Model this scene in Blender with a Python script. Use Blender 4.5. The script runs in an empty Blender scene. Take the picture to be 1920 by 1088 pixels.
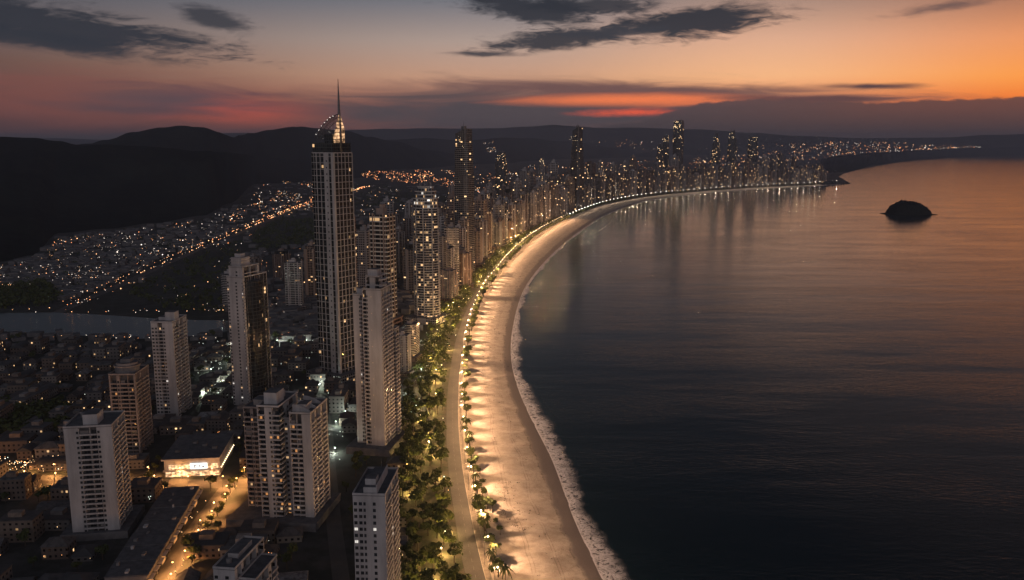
import bpy, math, random
from mathutils import Vector, Matrix
random.seed(7)
R = math.radians
scene = bpy.context.scene
COL = scene.collection

# ------------------------------------------------------------------ camera
CH = 230.0                                     # drone height above the sea
F = 1600.0
PITCH = math.atan((544 - 268) / F)
cam = bpy.data.cameras.new('camera'); cam.lens = 36.0 * F / 1920; cam.sensor_width = 36.0
cam.clip_start = 1.0; cam.clip_end = 90000.0
cam_o = bpy.data.objects.new('camera', cam); COL.objects.link(cam_o)
cam_o.location = (0, 0, CH); cam_o.rotation_euler = (R(90) - PITCH, 0, 0)
scene.camera = cam_o
scene.view_settings.view_transform = 'Standard'
scene.view_settings.look = 'None'
scene.view_settings.exposure = 0.0
scene.view_settings.gamma = 1.0
scene.render.engine = 'CYCLES'
cy = scene.cycles
cy.use_denoising = True
cy.use_adaptive_sampling = False
cy.max_bounces = 5; cy.diffuse_bounces = 2; cy.glossy_bounces = 3; cy.transmission_bounces = 2
cy.transparent_max_bounces = 12; cy.volume_bounces = 0
cy.sample_clamp_indirect = 1.5
cy.sample_clamp_direct = 0.0
cy.caustics_reflective = False; cy.caustics_refractive = False

SP, CP = math.sin(PITCH), math.cos(PITCH)
def ray(px, py):
    a = (px - 960) / F; b = (544 - py) / F
    return Vector((a, CP + b * SP, -SP + b * CP))
def G(px, py, z=0.0):                           # photo point -> place on the ground at height z
    d = ray(px, py); t = (z - CH) / d.z
    return Vector((d.x * t, d.y * t, z))
def top_z(pos, py):                             # height whose top shows at photo row py
    d = ray(960, py); return CH + pos.y * d.z / d.y
def azel(px, py):                               # direction as (azimuth, elevation) in 1/1600 rad
    d = ray(px, py)
    return 1600 * math.atan2(d.x, d.y), 1600 * math.atan2(d.z, math.hypot(d.x, d.y))

def lin(c):
    return tuple((v / 255 / 12.92 if v <= 10 else ((v / 255 + 0.055) / 1.055) ** 2.4) for v in c)
def L4(*c): return lin(c) + (1.0,)

# ------------------------------------------------------------------ sky
world = bpy.data.worlds.new('World'); scene.world = world; world.use_nodes = True
nt = world.node_tree; N = nt.nodes; LK = nt.links
for n in list(N): N.remove(n)
def nd(tree, typ, **kw):
    n = tree.nodes.new(typ)
    for k, v in kw.items():
        if k == 'inp':
            for i, x in v.items():
                if hasattr(x, 'is_output') or isinstance(x, bpy.types.NodeSocket): tree.links.new(x, n.inputs[i])
                else: n.inputs[i].default_value = x
        else: setattr(n, k, v)
    return n
def M(tree, op, a, b=0.0, c=None, clamp=False):
    n = nd(tree, 'ShaderNodeMath', operation=op, use_clamp=clamp, inp={0: a, 1: b})
    if c is not None:
        if isinstance(c, bpy.types.NodeSocket): tree.links.new(c, n.inputs[2])
        else: n.inputs[2].default_value = c
    return n.outputs[0]
def SM(tree, x, a, b, lo=0.0, hi=1.0):          # smoothstep
    n = nd(tree, 'ShaderNodeMapRange', interpolation_type='SMOOTHSTEP', inp={0: x, 1: a, 2: b, 3: lo, 4: hi})
    return n.outputs[0]
def MIX(tree, f, a, b, blend='MIX'):
    n = nd(tree, 'ShaderNodeMix', data_type='RGBA', blend_type=blend)
    for s, v in ((n.inputs[0], f), (n.inputs[6], a), (n.inputs[7], b)):
        if isinstance(v, bpy.types.NodeSocket): tree.links.new(v, s)
        else: s.default_value = v
    return n.outputs[2]
def RAMP(tree, x, stops):
    n = nd(tree, 'ShaderNodeValToRGB', inp={0: x}); el = n.color_ramp.elements
    while len(el) < len(stops): el.new(0.5)
    for e, (p, c) in zip(el, stops): e.position = p; e.color = c
    return n.outputs[0]

tc = nd(nt, 'ShaderNodeTexCoord')
sx = nd(nt, 'ShaderNodeSeparateXYZ', inp={0: tc.outputs['Generated']})
X, Y, Z = sx.outputs
AZ = M(nt, 'MULTIPLY', M(nt, 'ARCTAN2', X, Y), 1600.0)
EL = M(nt, 'MULTIPLY', M(nt, 'ARCSINE', Z), 1600.0)
EP = M(nt, 'MAXIMUM', EL, 0.0)
T = M(nt, 'SQRT', M(nt, 'DIVIDE', EP, 2513.0))
def tp(e): return math.sqrt(max(e, 0) / 2513.0)
HIGH = [(tp(350), L4(72, 77, 87)), (tp(560), L4(42, 48, 58)), (tp(880), L4(16, 20, 27)), (tp(2400), L4(52, 60, 74))]
left = RAMP(nt, T, [(tp(8), L4(50, 48, 54)), (tp(55), L4(84, 58, 58)), (tp(130), L4(100, 75, 68)), (tp(190), L4(98, 88, 88)), (tp(262), L4(74, 83, 96))] + HIGH)
mid = RAMP(nt, T, [(tp(8), L4(84, 72, 76)), (tp(60), L4(176, 98, 74)), (tp(120), L4(192, 148, 122)), (tp(180), L4(166, 146, 136)), (tp(262), L4(104, 110, 121))] + HIGH)
midright = RAMP(nt, T, [(tp(8), L4(96, 72, 72)), (tp(60), L4(226, 122, 78)), (tp(115), L4(240, 178, 128)), (tp(180), L4(210, 162, 134)), (tp(262), L4(148, 126, 118))] + HIGH)
right = RAMP(nt, T, [(tp(8), L4(104, 70, 66)), (tp(60), L4(246, 112, 30)), (tp(105), L4(248, 152, 66)), (tp(165), L4(222, 142, 92)), (tp(262), L4(122, 92, 86))] + HIGH)
base = MIX(nt, SM(nt, AZ, -950.0, 40.0), left, mid)
base = MIX(nt, SM(nt, AZ, -40.0, 480.0), base, midright)
base = MIX(nt, SM(nt, AZ, 430.0, 920.0), base, right)
# cloud coordinates and noise, stretched along the horizon
PV = nd(nt, 'ShaderNodeCombineXYZ', inp={0: AZ, 1: EL}).outputs[0]
def wnoise(sx_, sy_, detail, off=0.0, rough=0.6, dist=0.0):
    m = nd(nt, 'ShaderNodeMapping', inp={0: PV, 1: (off, off * .7, off), 3: (sx_, sy_, 1)})
    n = nd(nt, 'ShaderNodeTexNoise', noise_dimensions='2D', inp={'Vector': m.outputs[0], 'Scale': 1.0, 'Detail': detail, 'Roughness': rough, 'Distortion': dist})
    return M(nt, 'SUBTRACT', n.outputs[0], 0.5)
nA = wnoise(1 / 110, 1 / 26, 6, 3.1, 0.62, 0.4)
nB = wnoise(1 / 260, 1 / 30, 5, 11.7, 0.6, 0.6)
nC = wnoise(1 / 34, 1 / 12, 4, 23.0, 0.65, 0.0)
nD = M(nt, 'ADD', M(nt, 'MULTIPLY', nA, 1.0), M(nt, 'MULTIPLY', wnoise(1 / 46, 1 / 9, 6, 41.0, 0.68, 0.7), 0.75))
def blob(cx, cy, rx, ry, rot=0.0, n=None, amp=1.6, soft=0.55):
    a, e = azel(cx, cy)
    m = nd(nt, 'ShaderNodeMapping', vector_type='TEXTURE', inp={0: PV, 1: (a, e, 0), 2: (0, 0, R(rot)), 3: (rx, ry, 1)})
    ln = nd(nt, 'ShaderNodeVectorMath', operation='LENGTH', inp={0: m.outputs[0]}).outputs['Value']
    v = M(nt, 'MULTIPLY_ADD', nA if n is None else n, amp, ln)
    return SM(nt, v, 1.0 + soft * .5, 1.0 - soft, 0.0, 1.0)
sky = base
def paint(mask, col, k=1.0):
    global sky
    sky = MIX(nt, M(nt, 'MULTIPLY', mask, k), sky, col)
# red and orange glows low in the sky
paint(blob(180, 192, 360, 52, 0, nB, 1.3, 0.9), L4(122, 73, 66), 0.8)
paint(blob(440, 205, 150, 26, -3, nB, 1.6, 0.9), L4(190, 84, 66), 0.95)
# long dusky band across the middle
paint(blob(330, 188, 170, 26, 0, nB, 1.8, 0.8), L4(80, 68, 74), 0.9)
paint(blob(1010, 208, 500, 54, 0, nB, 0.9, 0.6), L4(76, 68, 72), 1.0)
paint(blob(250, 205, 150, 9, -2, nA, 1.6, 0.8), L4(86, 66, 70), 0.8)
paint(blob(1240, 172, 420, 17, -2, nB, 1.3, 0.6), L4(104, 76, 74), 0.95)
paint(blob(1180, 187, 235, 11, 0, nB, 1.2, 1.0), L4(246, 126, 74), 0.9)
paint(blob(1185, 211, 88, 6.5, 1, nD, 1.1, 1.0), L4(236, 92, 60), 0.9)
paint(blob(1520, 186, 150, 6, -1, nA, 1.4, 0.7), L4(92, 64, 64), 0.95)
paint(blob(1630, 162, 75, 5.5, -1, nA, 1.2, 0.8), L4(84, 62, 64), 1.0)
# cloud bank lying on the horizon
edge = M(nt, 'ADD', RAMP(nt, M(nt, 'MULTIPLY_ADD', AZ, 1 / 2000.0, 0.5), [
    (0.0, (0.10,) * 3 + (1,)), (0.40, (0.16,) * 3 + (1,)), (0.575, (0.28,) * 3 + (1,)), (0.62, (0.40,) * 3 + (1,)), (0.67, (0.70,) * 3 + (1,)),
    (0.72, (0.755,) * 3 + (1,)), (0.83, (0.665,) * 3 + (1,)), (0.90, (0.70,) * 3 + (1,)), (1.0, (0.80,) * 3 + (1,))]),
    M(nt, 'ADD', M(nt, 'MULTIPLY', nC, 0.12), M(nt, 'MULTIPLY', nA, 0.10)))
edge = M(nt, 'MULTIPLY', edge, 100.0)
bank = SM(nt, M(nt, 'SUBTRACT', EL, edge), 3.0, -3.0)
bankcol = MIX(nt, SM(nt, EL, 0.0, 80.0), L4(60, 55, 58), MIX(nt, SM(nt, AZ, 100.0, 800.0), L4(80, 68, 71), L4(96, 66, 62)))
sky = MIX(nt, M(nt, 'MULTIPLY', bank, 0.96), sky, bankcol)
# dark clouds higher up
DK, DK2 = L4(44, 47, 55), L4(54, 55, 62)
paint(blob(40, 36, 310, 30, -6, nD, 1.5, 0.5), DK, 0.97)
paint(blob(60, 72, 215, 18, -7, nD, 1.2, 0.6), DK, 0.95)
paint(blob(400, 36, 62, 18, -12, nD, 1.7, 0.7), DK2, 0.92)
paint(blob(1010, 22, 150, 24, -8, nD, 1.7, 0.55), DK, 0.96)
paint(blob(1120, 12, 120, 16, 0, nD, 1.6, 0.55), DK, 0.9)
paint(blob(1285, 44, 165, 30, 3, nD, 1.4, 0.5), DK, 0.98)
paint(blob(1040, 76, 135, 17, 5, nD, 1.6, 0.55), DK, 0.95)
paint(blob(1160, 60, 110, 12, 0, nD, 1.7, 0.6), DK2, 0.9)
paint(blob(920, 101, 75, 5.5, 0, nD, 1.2, 0.7), DK2, 0.9)
paint(blob(1780, 10, 90, 9, 6, nD, 1.6, 0.9), L4(84, 70, 72), 0.8)
# the sky behind the drone: pale after-glow
back = MIX(nt, SM(nt, EL, 60.0, 1500.0), L4(192, 184, 188), L4(62, 70, 84))
rear = SM(nt, Y, 0.15, -0.75)
gain = SM(nt, EL, 330.0, 150.0, 1.0, 1.28)
sky = MIX(nt, 1.0, sky, nd(nt, 'ShaderNodeCombineXYZ', inp={0: gain, 1: gain, 2: gain}).outputs[0], 'MULTIPLY')
sky = MIX(nt, rear, sky, back)
nish = nd(nt, 'ShaderNodeTexSky', sky_type='NISHITA', sun_disc=False, sun_elevation=R(0.5), sun_rotation=R(36))
add = MIX(nt, 1.0, sky, MIX(nt, 1.0, nish.outputs[0], (0.0015, 0.0015, 0.0015, 1), 'MULTIPLY'), 'ADD')
bg = nd(nt, 'ShaderNodeBackground', inp={0: add, 1: 1.0})
wo = nd(nt, 'ShaderNodeOutputWorld', inp={0: bg.outputs[0]})
world.cycles.sampling_method = 'MANUAL'; world.cycles.sample_map_resolution = 512

# sun: just below the cloud bank on the right, all but gone
sd = bpy.data.lights.new('sun', 'SUN'); sd.energy = 0.02; sd.angle = R(45); sd.color = (1.0, 0.55, 0.3); sd.specular_factor = 0.0
so = bpy.data.objects.new('sun', sd); COL.objects.link(so)
so.rotation_euler = (R(86), 0, R(180 - 36))

# ------------------------------------------------------------------ helpers: tags, meshes
def tag(o, label=None, cat=None, group=None, kind=None):
    if label: o['label'] = label
    if cat: o['category'] = cat
    if group: o['group'] = group
    if kind: o['kind'] = kind
    return o
def empty(name, loc=(0, 0, 0), rz=0.0, label=None, cat=None, group=None):
    o = bpy.data.objects.new(name, None); COL.objects.link(o)
    o.empty_display_size = 2; o.location = loc; o.rotation_euler = (0, 0, rz)
    return tag(o, label, cat, group)
CHILD = {}
def setparent(c, p):
    c.parent = p; CHILD.setdefault(p.name, []).append(c)
def addobj(name, mesh, parent=None, loc=(0, 0, 0), rz=0.0):
    o = bpy.data.objects.new(name, mesh); COL.objects.link(o)
    o.location = loc; o.rotation_euler = (0, 0, rz)
    if parent is not None: setparent(o, parent)
    return o
def copy_tree(o, parent=None):
    c = o.copy(); COL.objects.link(c)
    if parent is not None: setparent(c, parent)
    for ch in list(CHILD.get(o.name, [])): copy_tree(ch, c)
    return c

class MB:
    def __init__(s): s.v = []; s.f = []; s.m = []; s.uv = []
    def quad(s, pts, mi=0, uv=None):
        b = len(s.v); s.v += [tuple(p) for p in pts]; s.f.append(tuple(range(b, b + len(pts)))); s.m.append(mi)
        s.uv.append(uv or [(p[0], p[1]) for p in pts])
    def box(s, x0, x1, y0, y1, z0, z1, mi=0, ti=None, bottom=False, M4=None):
        P = [(x0, y0), (x1, y0), (x1, y1), (x0, y1)]
        s.prism(P, z0, z1, mi, ti, bottom, M4)
    def prism(s, P, z0, z1, mi=0, ti=None, bottom=False, M4=None, Ptop=None, u0=0.0):
        n = len(P); b = len(s.v); Q = Ptop or P
        vs = [Vector((x, y, z0)) for x, y in P] + [Vector((x, y, z1)) for x, y in Q]
        if M4 is not None: vs = [M4 @ v for v in vs]
        s.v += [tuple(v) for v in vs]
        u = u0
        for i in range(n):
            j = (i + 1) % n
            l = math.hypot(P[j][0] - P[i][0], P[j][1] - P[i][1])
            s.f.append((b + i, b + j, b + n + j, b + n + i)); s.m.append(mi)
            s.uv.append([(u, z0), (u + l, z0), (u + l, z1), (u, z1)]); u += math.ceil(l / 3.3) * 3.3 + 3.3
        s.f.append(tuple(b + n + i for i in range(n))); s.m.append(mi if ti is None else ti); s.uv.append([tuple(p) for p in Q])
        if bottom:
            s.f.append(tuple(b + i for i in reversed(range(n)))); s.m.append(mi); s.uv.append([tuple(p) for p in reversed(P)])
    def tube(s, pts, rads, n=6, mi=0, cap=True):
        rings = []
        for i, p in enumerate(pts):
            p = Vector(p); q = Vector(pts[min(i + 1, len(pts) - 1)]) - Vector(pts[max(i - 1, 0)])
            q.normalize(); a = q.orthogonal().normalized(); c = q.cross(a)
            b = len(s.v)
            for k in range(n):
                t = 2 * math.pi * k / n
                s.v.append(tuple(p + (a * math.cos(t) + c * math.sin(t)) * rads[i]))
            rings.append(b)
        for r0, r1 in zip(rings, rings[1:]):
            for k in range(n):
                s.f.append((r0 + k, r0 + (k + 1) % n, r1 + (k + 1) % n, r1 + k)); s.m.append(mi); s.uv.append([(0, 0)] * 4)
        if cap:
            s.f.append(tuple(rings[-1] + k for k in range(n))); s.m.append(mi); s.uv.append([(0, 0)] * n)
            s.f.append(tuple(rings[0] + k for k in reversed(range(n)))); s.m.append(mi); s.uv.append([(0, 0)] * n)
    def octa(s, p, r, mi=0):
        b = len(s.v); x, y, z = p
        s.v += [(x + r, y, z), (x, y + r, z), (x - r, y, z), (x, y - r, z), (x, y, z + r), (x, y, z - r)]
        for i in range(4):
            j = (i + 1) % 4
            s.f.append((b + i, b + j, b + 4)); s.m.append(mi); s.uv.append([(0, 0)] * 3)
            s.f.append((b + j, b + i, b + 5)); s.m.append(mi); s.uv.append([(0, 0)] * 3)
    def mesh(s, name, mats, smooth=False):
        me = bpy.data.meshes.new(name); me.from_pydata(s.v, [], s.f)
        for m in (mats if isinstance(mats, (list, tuple)) else [mats]): me.materials.append(m)
        me.polygons.foreach_set('material_index', s.m)
        ul = me.uv_layers.new(name='UVMap')
        flat = [c for f in s.uv for p in f for c in p]
        ul.data.foreach_set('uv', flat)
        if smooth: me.polygons.foreach_set('use_smooth', [True] * len(s.f))
        me.update(); return me
    def obj(s, name, mats, parent=None, smooth=False, loc=(0, 0, 0), rz=0.0):
        return addobj(name, s.mesh(name, mats, smooth), parent, loc, rz)

# ------------------------------------------------------------------ materials
def newmat(name):
    m = bpy.data.materials.new(name); m.use_nodes = True; t = m.node_tree
    b = t.nodes['Principled BSDF']
    return m, t, b
def noise(t, scale, detail=4, rough=0.6, coord='Object', sc=(1, 1, 1), dist=0.0):
    c = nd(t, 'ShaderNodeTexCoord')
    mp = nd(t, 'ShaderNodeMapping', inp={0: c.outputs[coord], 3: sc})
    return nd(t, 'ShaderNodeTexNoise', inp={'Vector': mp.outputs[0], 'Scale': scale, 'Detail': detail, 'Roughness': rough, 'Distortion': dist}).outputs[0]
def plain(name, c1, c2=None, scale=0.3, rough=0.8, metal=0.0, spec=0.3, tint=False, sc=(1, 1, 1)):
    m, t, b = newmat(name)
    c2 = c2 or tuple(v * 0.7 for v in c1)
    col = MIX(t, SM(t, noise(t, scale, 5, 0.65, sc=sc), 0.32, 0.68), c1 + (1,), c2 + (1,))
    if tint:
        oi = nd(t, 'ShaderNodeObjectInfo'); col = MIX(t, 1.0, col, oi.outputs['Color'], 'MULTIPLY')
    t.links.new(col, b.inputs['Base Color'])
    b.inputs['Roughness'].default_value = rough; b.inputs['Metallic'].default_value = metal
    b.inputs['Specular IOR Level'].default_value = spec
    return m
def glow(name, col, e):
    m, t, b = newmat(name)
    b.inputs['Base Color'].default_value = (0.2, 0.2, 0.2, 1)
    b.inputs['Emission Color'].default_value = col + (1,)
    b.inputs['Emission Strength'].default_value = e
    m.cycles.emission_sampling = 'NONE'
    return m
WARM, AMBER, COOL, GREENW = (1.0, 0.60, 0.28), (1.0, 0.42, 0.12), (1.0, 0.93, 0.84), (0.82, 1.0, 0.78)

def facade(name, wall, glass, bay=3.3, fl=3.0, wu=(0.12, 0.88), wv=(0.34, 0.92), lit=0.05, e=1.2, slab=0.0, warm=0.7, gl_rough=0.15, strips=0.0):
    """procedural storeys and windows in the wall's own metres (u along the wall, v up)"""
    m, t, b = newmat(name); m.cycles.emission_sampling = 'NONE'
    uv = nd(t, 'ShaderNodeUVMap'); s = nd(t, 'ShaderNodeSeparateXYZ', inp={0: uv.outputs[0]})
    oi = nd(t, 'ShaderNodeObjectInfo')
    u = M(t, 'DIVIDE', s.outputs[0], bay); v = M(t, 'DIVIDE', s.outputs[1], fl)
    iu, iv = M(t, 'FLOOR', u), M(t, 'FLOOR', v); fu, fv = M(t, 'FRACT', u), M(t, 'FRACT', v)
    def inside(x, a, c): return M(t, 'MULTIPLY', M(t, 'GREATER_THAN', x, a), M(t, 'LESS_THAN', x, c))
    win = M(t, 'MULTIPLY', inside(fu, *wu), inside(fv, *wv))
    colid = nd(t, 'ShaderNodeTexWhiteNoise', noise_dimensions='2D', inp={0: nd(t, 'ShaderNodeCombineXYZ', inp={0: iu, 1: M(t, 'MULTIPLY', oi.outputs['Random'], 91.0)}).outputs[0]})
    if strips > 0:                              # some window columns are blank wall
        win = M(t, 'MULTIPLY', win, M(t, 'GREATER_THAN', colid.outputs[0], strips))
    cid = nd(t, 'ShaderNodeCombineXYZ', inp={0: iu, 1: iv, 2: M(t, 'MULTIPLY', oi.outputs['Random'], 57.0)}).outputs[0]
    wn = nd(t, 'ShaderNodeTexWhiteNoise', noise_dimensions='3D', inp={0: cid})
    rs = nd(t, 'ShaderNodeSeparateColor', inp={0: wn.outputs['Color']})
    on = M(t, 'MULTIPLY', M(t, 'LESS_THAN', wn.outputs[0], lit), win)
    wcol = MIX(t, SM(t, noise(t, 0.22, 5, 0.7, sc=(1, 1, 0.35)), 0.3, 0.7), wall + (1,), tuple(x * 0.78 for x in wall) + (1,))
    wcol = MIX(t, 1.0, wcol, oi.outputs['Color'], 'MULTIPLY')
    if slab > 0:
        wcol = MIX(t, M(t, 'LESS_THAN', fv, slab), wcol, (0.5, 0.48, 0.46, 1))
    gv = MIX(t, rs.outputs[1], tuple(x * 0.4 for x in glass) + (1,), tuple(x * 2.0 for x in glass) + (1,))
    t.links.new(MIX(t, win, wcol, gv), b.inputs['Base Color'])
    t.links.new(M(t, 'MULTIPLY_ADD', win, gl_rough - 0.8, 0.8), b.inputs['Roughness'])
    b.inputs['Specular IOR Level'].default_value = 0.4
    ec = MIX(t, M(t, 'GREATER_THAN', rs.outputs[0], warm), WARM + (1,), COOL + (1,))
    t.links.new(ec, b.inputs['Emission Color'])
    st = M(t, 'MULTIPLY', M(t, 'POWER', rs.outputs[2], 2.0), e * 1.8)
    t.links.new(M(t, 'MULTIPLY', on, M(t, 'ADD', st, e * 0.25)), b.inputs['Emission Strength'])
    return m

MAT = {}
MAT['conc'] = plain('pale_concrete', (0.50, 0.48, 0.48), (0.31, 0.295, 0.295), 0.12, tint=True, sc=(1, 1, 0.16))
MAT['conc_dark'] = plain('grey_concrete', (0.20, 0.19, 0.19), (0.13, 0.125, 0.13), 0.2, tint=True)
MAT['recess'] = plain('balcony_back_wall', (0.15, 0.14, 0.138), (0.08, 0.076, 0.075), 0.3)  # wall concrete darkened, painting in the shade of the balcony recesses
MAT['roof'] = plain('roof_slab', (0.13, 0.13, 0.14), (0.075, 0.075, 0.08), 0.25)
MAT['glassdark'] = plain('dark_glass', (0.012, 0.014, 0.016), (0.03, 0.033, 0.036), 0.2, rough=0.12, spec=0.5)
MAT['metal'] = plain('grey_metal', (0.16, 0.16, 0.17), (0.10, 0.10, 0.11), 0.5, rough=0.45, metal=0.6)
MAT['glass_rail'] = plain('balcony_glass', (0.10, 0.115, 0.115), (0.06, 0.07, 0.07), 0.3, rough=0.2, spec=0.5)
MAT['litwarm'] = glow('warm_lit_window', WARM, 0.75)
MAT['litcool'] = glow('white_lit_window', COOL, 0.8)
MAT['litamber'] = glow('amber_lit_window', AMBER, 0.65)
MAT['bulb_warm'] = glow('warm_lamp', (1.0, 0.72, 0.40), 9.0)
MAT['bulb_white'] = glow('white_lamp', (1.0, 0.94, 0.84), 9.0)
MAT['bulb_green'] = glow('greenish_lamp', GREENW, 7.0)
MAT['bulb_amber'] = glow('amber_lamp', (1.0, 0.50, 0.18), 8.0)
MAT['far_warm'] = glow('far_warm_lamp', (1.0, 0.50, 0.22), 4.2)
MAT['far_white'] = glow('far_white_lamp', (1.0, 0.86, 0.72), 3.2)
MAT['far_red'] = glow('far_amber_lamp', (1.0, 0.34, 0.12), 3.6)

# ------------------------------------------------------------------ plan of the bay (photo points laid on the ground)
def curve(px, z=0.0, step=12.0):
    P = [G(x, y, z) for x, y in px]
    P = [P[0] * 2 - P[1]] + P + [P[-1] * 2 - P[-2]]
    out = []
    for i in range(1, len(P) - 2):
        a, b, c, d = P[i - 1], P[i], P[i + 1], P[i + 2]
        n = max(2, int((c - b).length / step))
        for k in range(n):
            t = k / n
            out.append(0.5 * ((2 * b) + (c - a) * t + (2 * a - 5 * b + 4 * c - d) * t * t + (3 * b - a - 3 * c + d) * t ** 3))
    out.append(P[-2]); return out
def smooth(P, it):
    for _ in range(it):
        P = [P[0]] + [(P[i - 1] + P[i] * 2 + P[i + 1]) / 4 for i in range(1, len(P) - 1)] + [P[-1]]
    return P
PROM_PX = [(1010, 1330), (950, 1180), (917, 1086), (897, 986), (881, 916), (873, 866), (868, 816), (866, 760), (867, 715), (872, 670), (880, 622), (905, 556), (930, 523), (955, 490), (989, 458), (1020, 436), (1060, 415), (1105, 395.5), (1145, 383), (1195, 373), (1245, 366.5), (1300, 361.5), (1346, 357.5), (1409, 353.5), (1471, 350), (1534, 347), (1575, 344)]
SHORE_PX = [(1240, 1330), (1178, 1180), (1135, 1086), (1120, 1048), (1090, 1001), (1070, 946), (1055, 898), (1037, 853), (1012, 810), (997, 780), (975, 730), (962, 680), (961, 640), (964, 618), (971, 582), (984, 544), (1003, 515), (1027, 487), (1052, 463), (1077, 442), (1102, 424), (1127, 408), (1162, 392), (1202, 379.5), (1247, 371.5), (1300, 365), (1346, 360.5), (1409, 356), (1471, 352.5), (1534, 349), (1577, 346)]
PROM = smooth(curve(PROM_PX), 30); SHORE = smooth(curve(SHORE_PX), 10)
class Path:
    def __init__(s, P):
        s.P = [Vector((p.x, p.y, 0)) for p in P]; s.L = [0.0]
        for a, b in zip(s.P, s.P[1:]): s.L.append(s.L[-1] + (b - a).length)
    def at(s, d, off=0.0):                       # off > 0 is to the left of travel (inland)
        d = min(max(d, 0.0), s.L[-1] - 1e-3)
        import bisect
        i = max(0, bisect.bisect_right(s.L, d) - 1); i = min(i, len(s.P) - 2)
        t = (d - s.L[i]) / max(1e-6, s.L[i + 1] - s.L[i]); a, b = s.P[i], s.P[i + 1]
        j0, j1 = max(0, i - 4), min(len(s.P) - 1, i + 5)
        tv = (s.P[j1] - s.P[j0]).normalized()
        return a.lerp(b, t) + Vector((-tv.y, tv.x, 0)) * off, tv
    def near(s, p):
        best = min(range(len(s.P)), key=lambda i: (s.P[i] - p).length_squared); return s.L[best]
PR, SH = Path(PROM), Path(SHORE)
def strip(A, B, za, zb):                          # sheet between two lists of points
    mb = MB(); n = len(A)
    for i in range(n - 1):
        a, b, c, d = A[i], B[i], B[i + 1], A[i + 1]
        mb.quad([(a.x, a.y, za), (b.x, b.y, zb), (c.x, c.y, zb), (d.x, d.y, za)])
    return mb
def struct(o): o['kind'] = 'structure'; return o

# sea
m, t, b = newmat('sea_water'); MAT['sea'] = m
shal = noise(t, 0.004, 4, 0.6)
t.links.new(MIX(t, SM(t, shal, 0.35, 0.65), (0.005, 0.018, 0.026, 1), (0.008, 0.022, 0.030, 1)), b.inputs['Base Color'])
b.inputs['Roughness'].default_value = 0.13; b.inputs['IOR'].default_value = 1.33; b.inputs['Specular Tint'].default_value = (0.77, 0.86, 1.0, 1)
def sea_noise(ang, sc, scale, det):
    c = nd(t, 'ShaderNodeTexCoord'); mp = nd(t, 'ShaderNodeMapping', inp={0: c.outputs['Object'], 2: (0, 0, R(ang)), 3: sc})
    return nd(t, 'ShaderNodeTexNoise', inp={'Vector': mp.outputs[0], 'Scale': scale, 'Detail': det, 'Roughness': 0.62, 'Distortion': 0.3}).outputs[0]
patch = SM(t, sea_noise(40, (1, 4.0, 1), 0.0035, 4), 0.32, 0.68, 0.45, 1.25)
h = M(t, 'ADD', M(t, 'MULTIPLY', sea_noise(38, (1, 3.4, 1), 0.010, 4), 1.6), M(t, 'MULTIPLY', M(t, 'MULTIPLY', sea_noise(30, (1, 2.6, 1), 0.13, 6), 1.0), patch))
t.links.new(SM(t, sea_noise(40, (1, 4.0, 1), 0.004, 5), 0.3, 0.7, 0.05, 0.11), b.inputs['Roughness'])
bp = nd(t, 'ShaderNodeBump', inp={'Strength': 1.0, 'Distance': 0.24, 'Height': h})
t.links.new(bp.outputs[0], b.inputs['Normal'])
mb = MB(); S_ = 25000.0
mb.quad([(-S_, -2000, 0), (S_, -2000, 0), (S_, S_, 0), (-S_, S_, 0)])
struct(mb.obj('sea', MAT['sea']))

# land sheet: everything inland of the promenade line, the headland and the far shore
m, t, b = newmat('town_ground'); MAT['ground'] = m
n1 = noise(t, 0.0035, 6, 0.65); n2 = noise(t, 0.06, 5, 0.7)
c1 = MIX(t, SM(t, n2, 0.35, 0.65), (0.020, 0.024, 0.018, 1), (0.055, 0.052, 0.050, 1))
c2 = MIX(t, SM(t, n2, 0.35, 0.7), (0.010, 0.014, 0.010, 1), (0.022, 0.026, 0.018, 1))
t.links.new(MIX(t, SM(t, n1, 0.45, 0.56), c1, c2), b.inputs['Base Color']); b.inputs['Roughness'].default_value = 0.9
far_px = [(1592, 344.2), (1582, 338), (1571, 331.5), (1580, 326), (1603, 320), (1650, 310), (1688, 304.5), (1730, 300.3), (1792, 296.3), (1855, 294), (1920, 292.8)]
FARSH = [G(x, y) for x, y in far_px]
outline = [Vector((p.x, p.y, 0)) for p in PROM] + FARSH + [Vector((16000, 15500, 0)), Vector((23000, 18000, 0)), Vector((24500, 24500, 0)), Vector((-24500, 24500, 0)), Vector((-24500, -1500, 0)), Vector((PROM[0].x, -1500, 0))]
from mathutils.geometry import tessellate_polygon
LZ = 1.6
me = bpy.data.meshes.new('land')
me.from_pydata([(p.x, p.y, LZ) for p in outline] , [], [tuple(reversed(f)) if False else f for f in tessellate_polygon([outline])])
me.materials.append(MAT['ground'])
for p in me.polygons:
    pass
me.update()
land = addobj('ground', me); struct(land)
# low bank so the land has an edge above the water
mb = MB(); pts = FARSH[:]
for a, c in zip(pts, pts[1:]): mb.quad([(a.x, a.y, LZ - .003), (c.x, c.y, LZ - .003), (c.x + 6, c.y - 14, -0.5), (a.x + 6, a.y - 14, -0.5)])
MAT['bank'] = plain('far_beach_sand', (0.16, 0.13, 0.11), (0.10, 0.085, 0.075), 0.02)
struct(mb.obj('far_beach', MAT['bank']))

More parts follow.
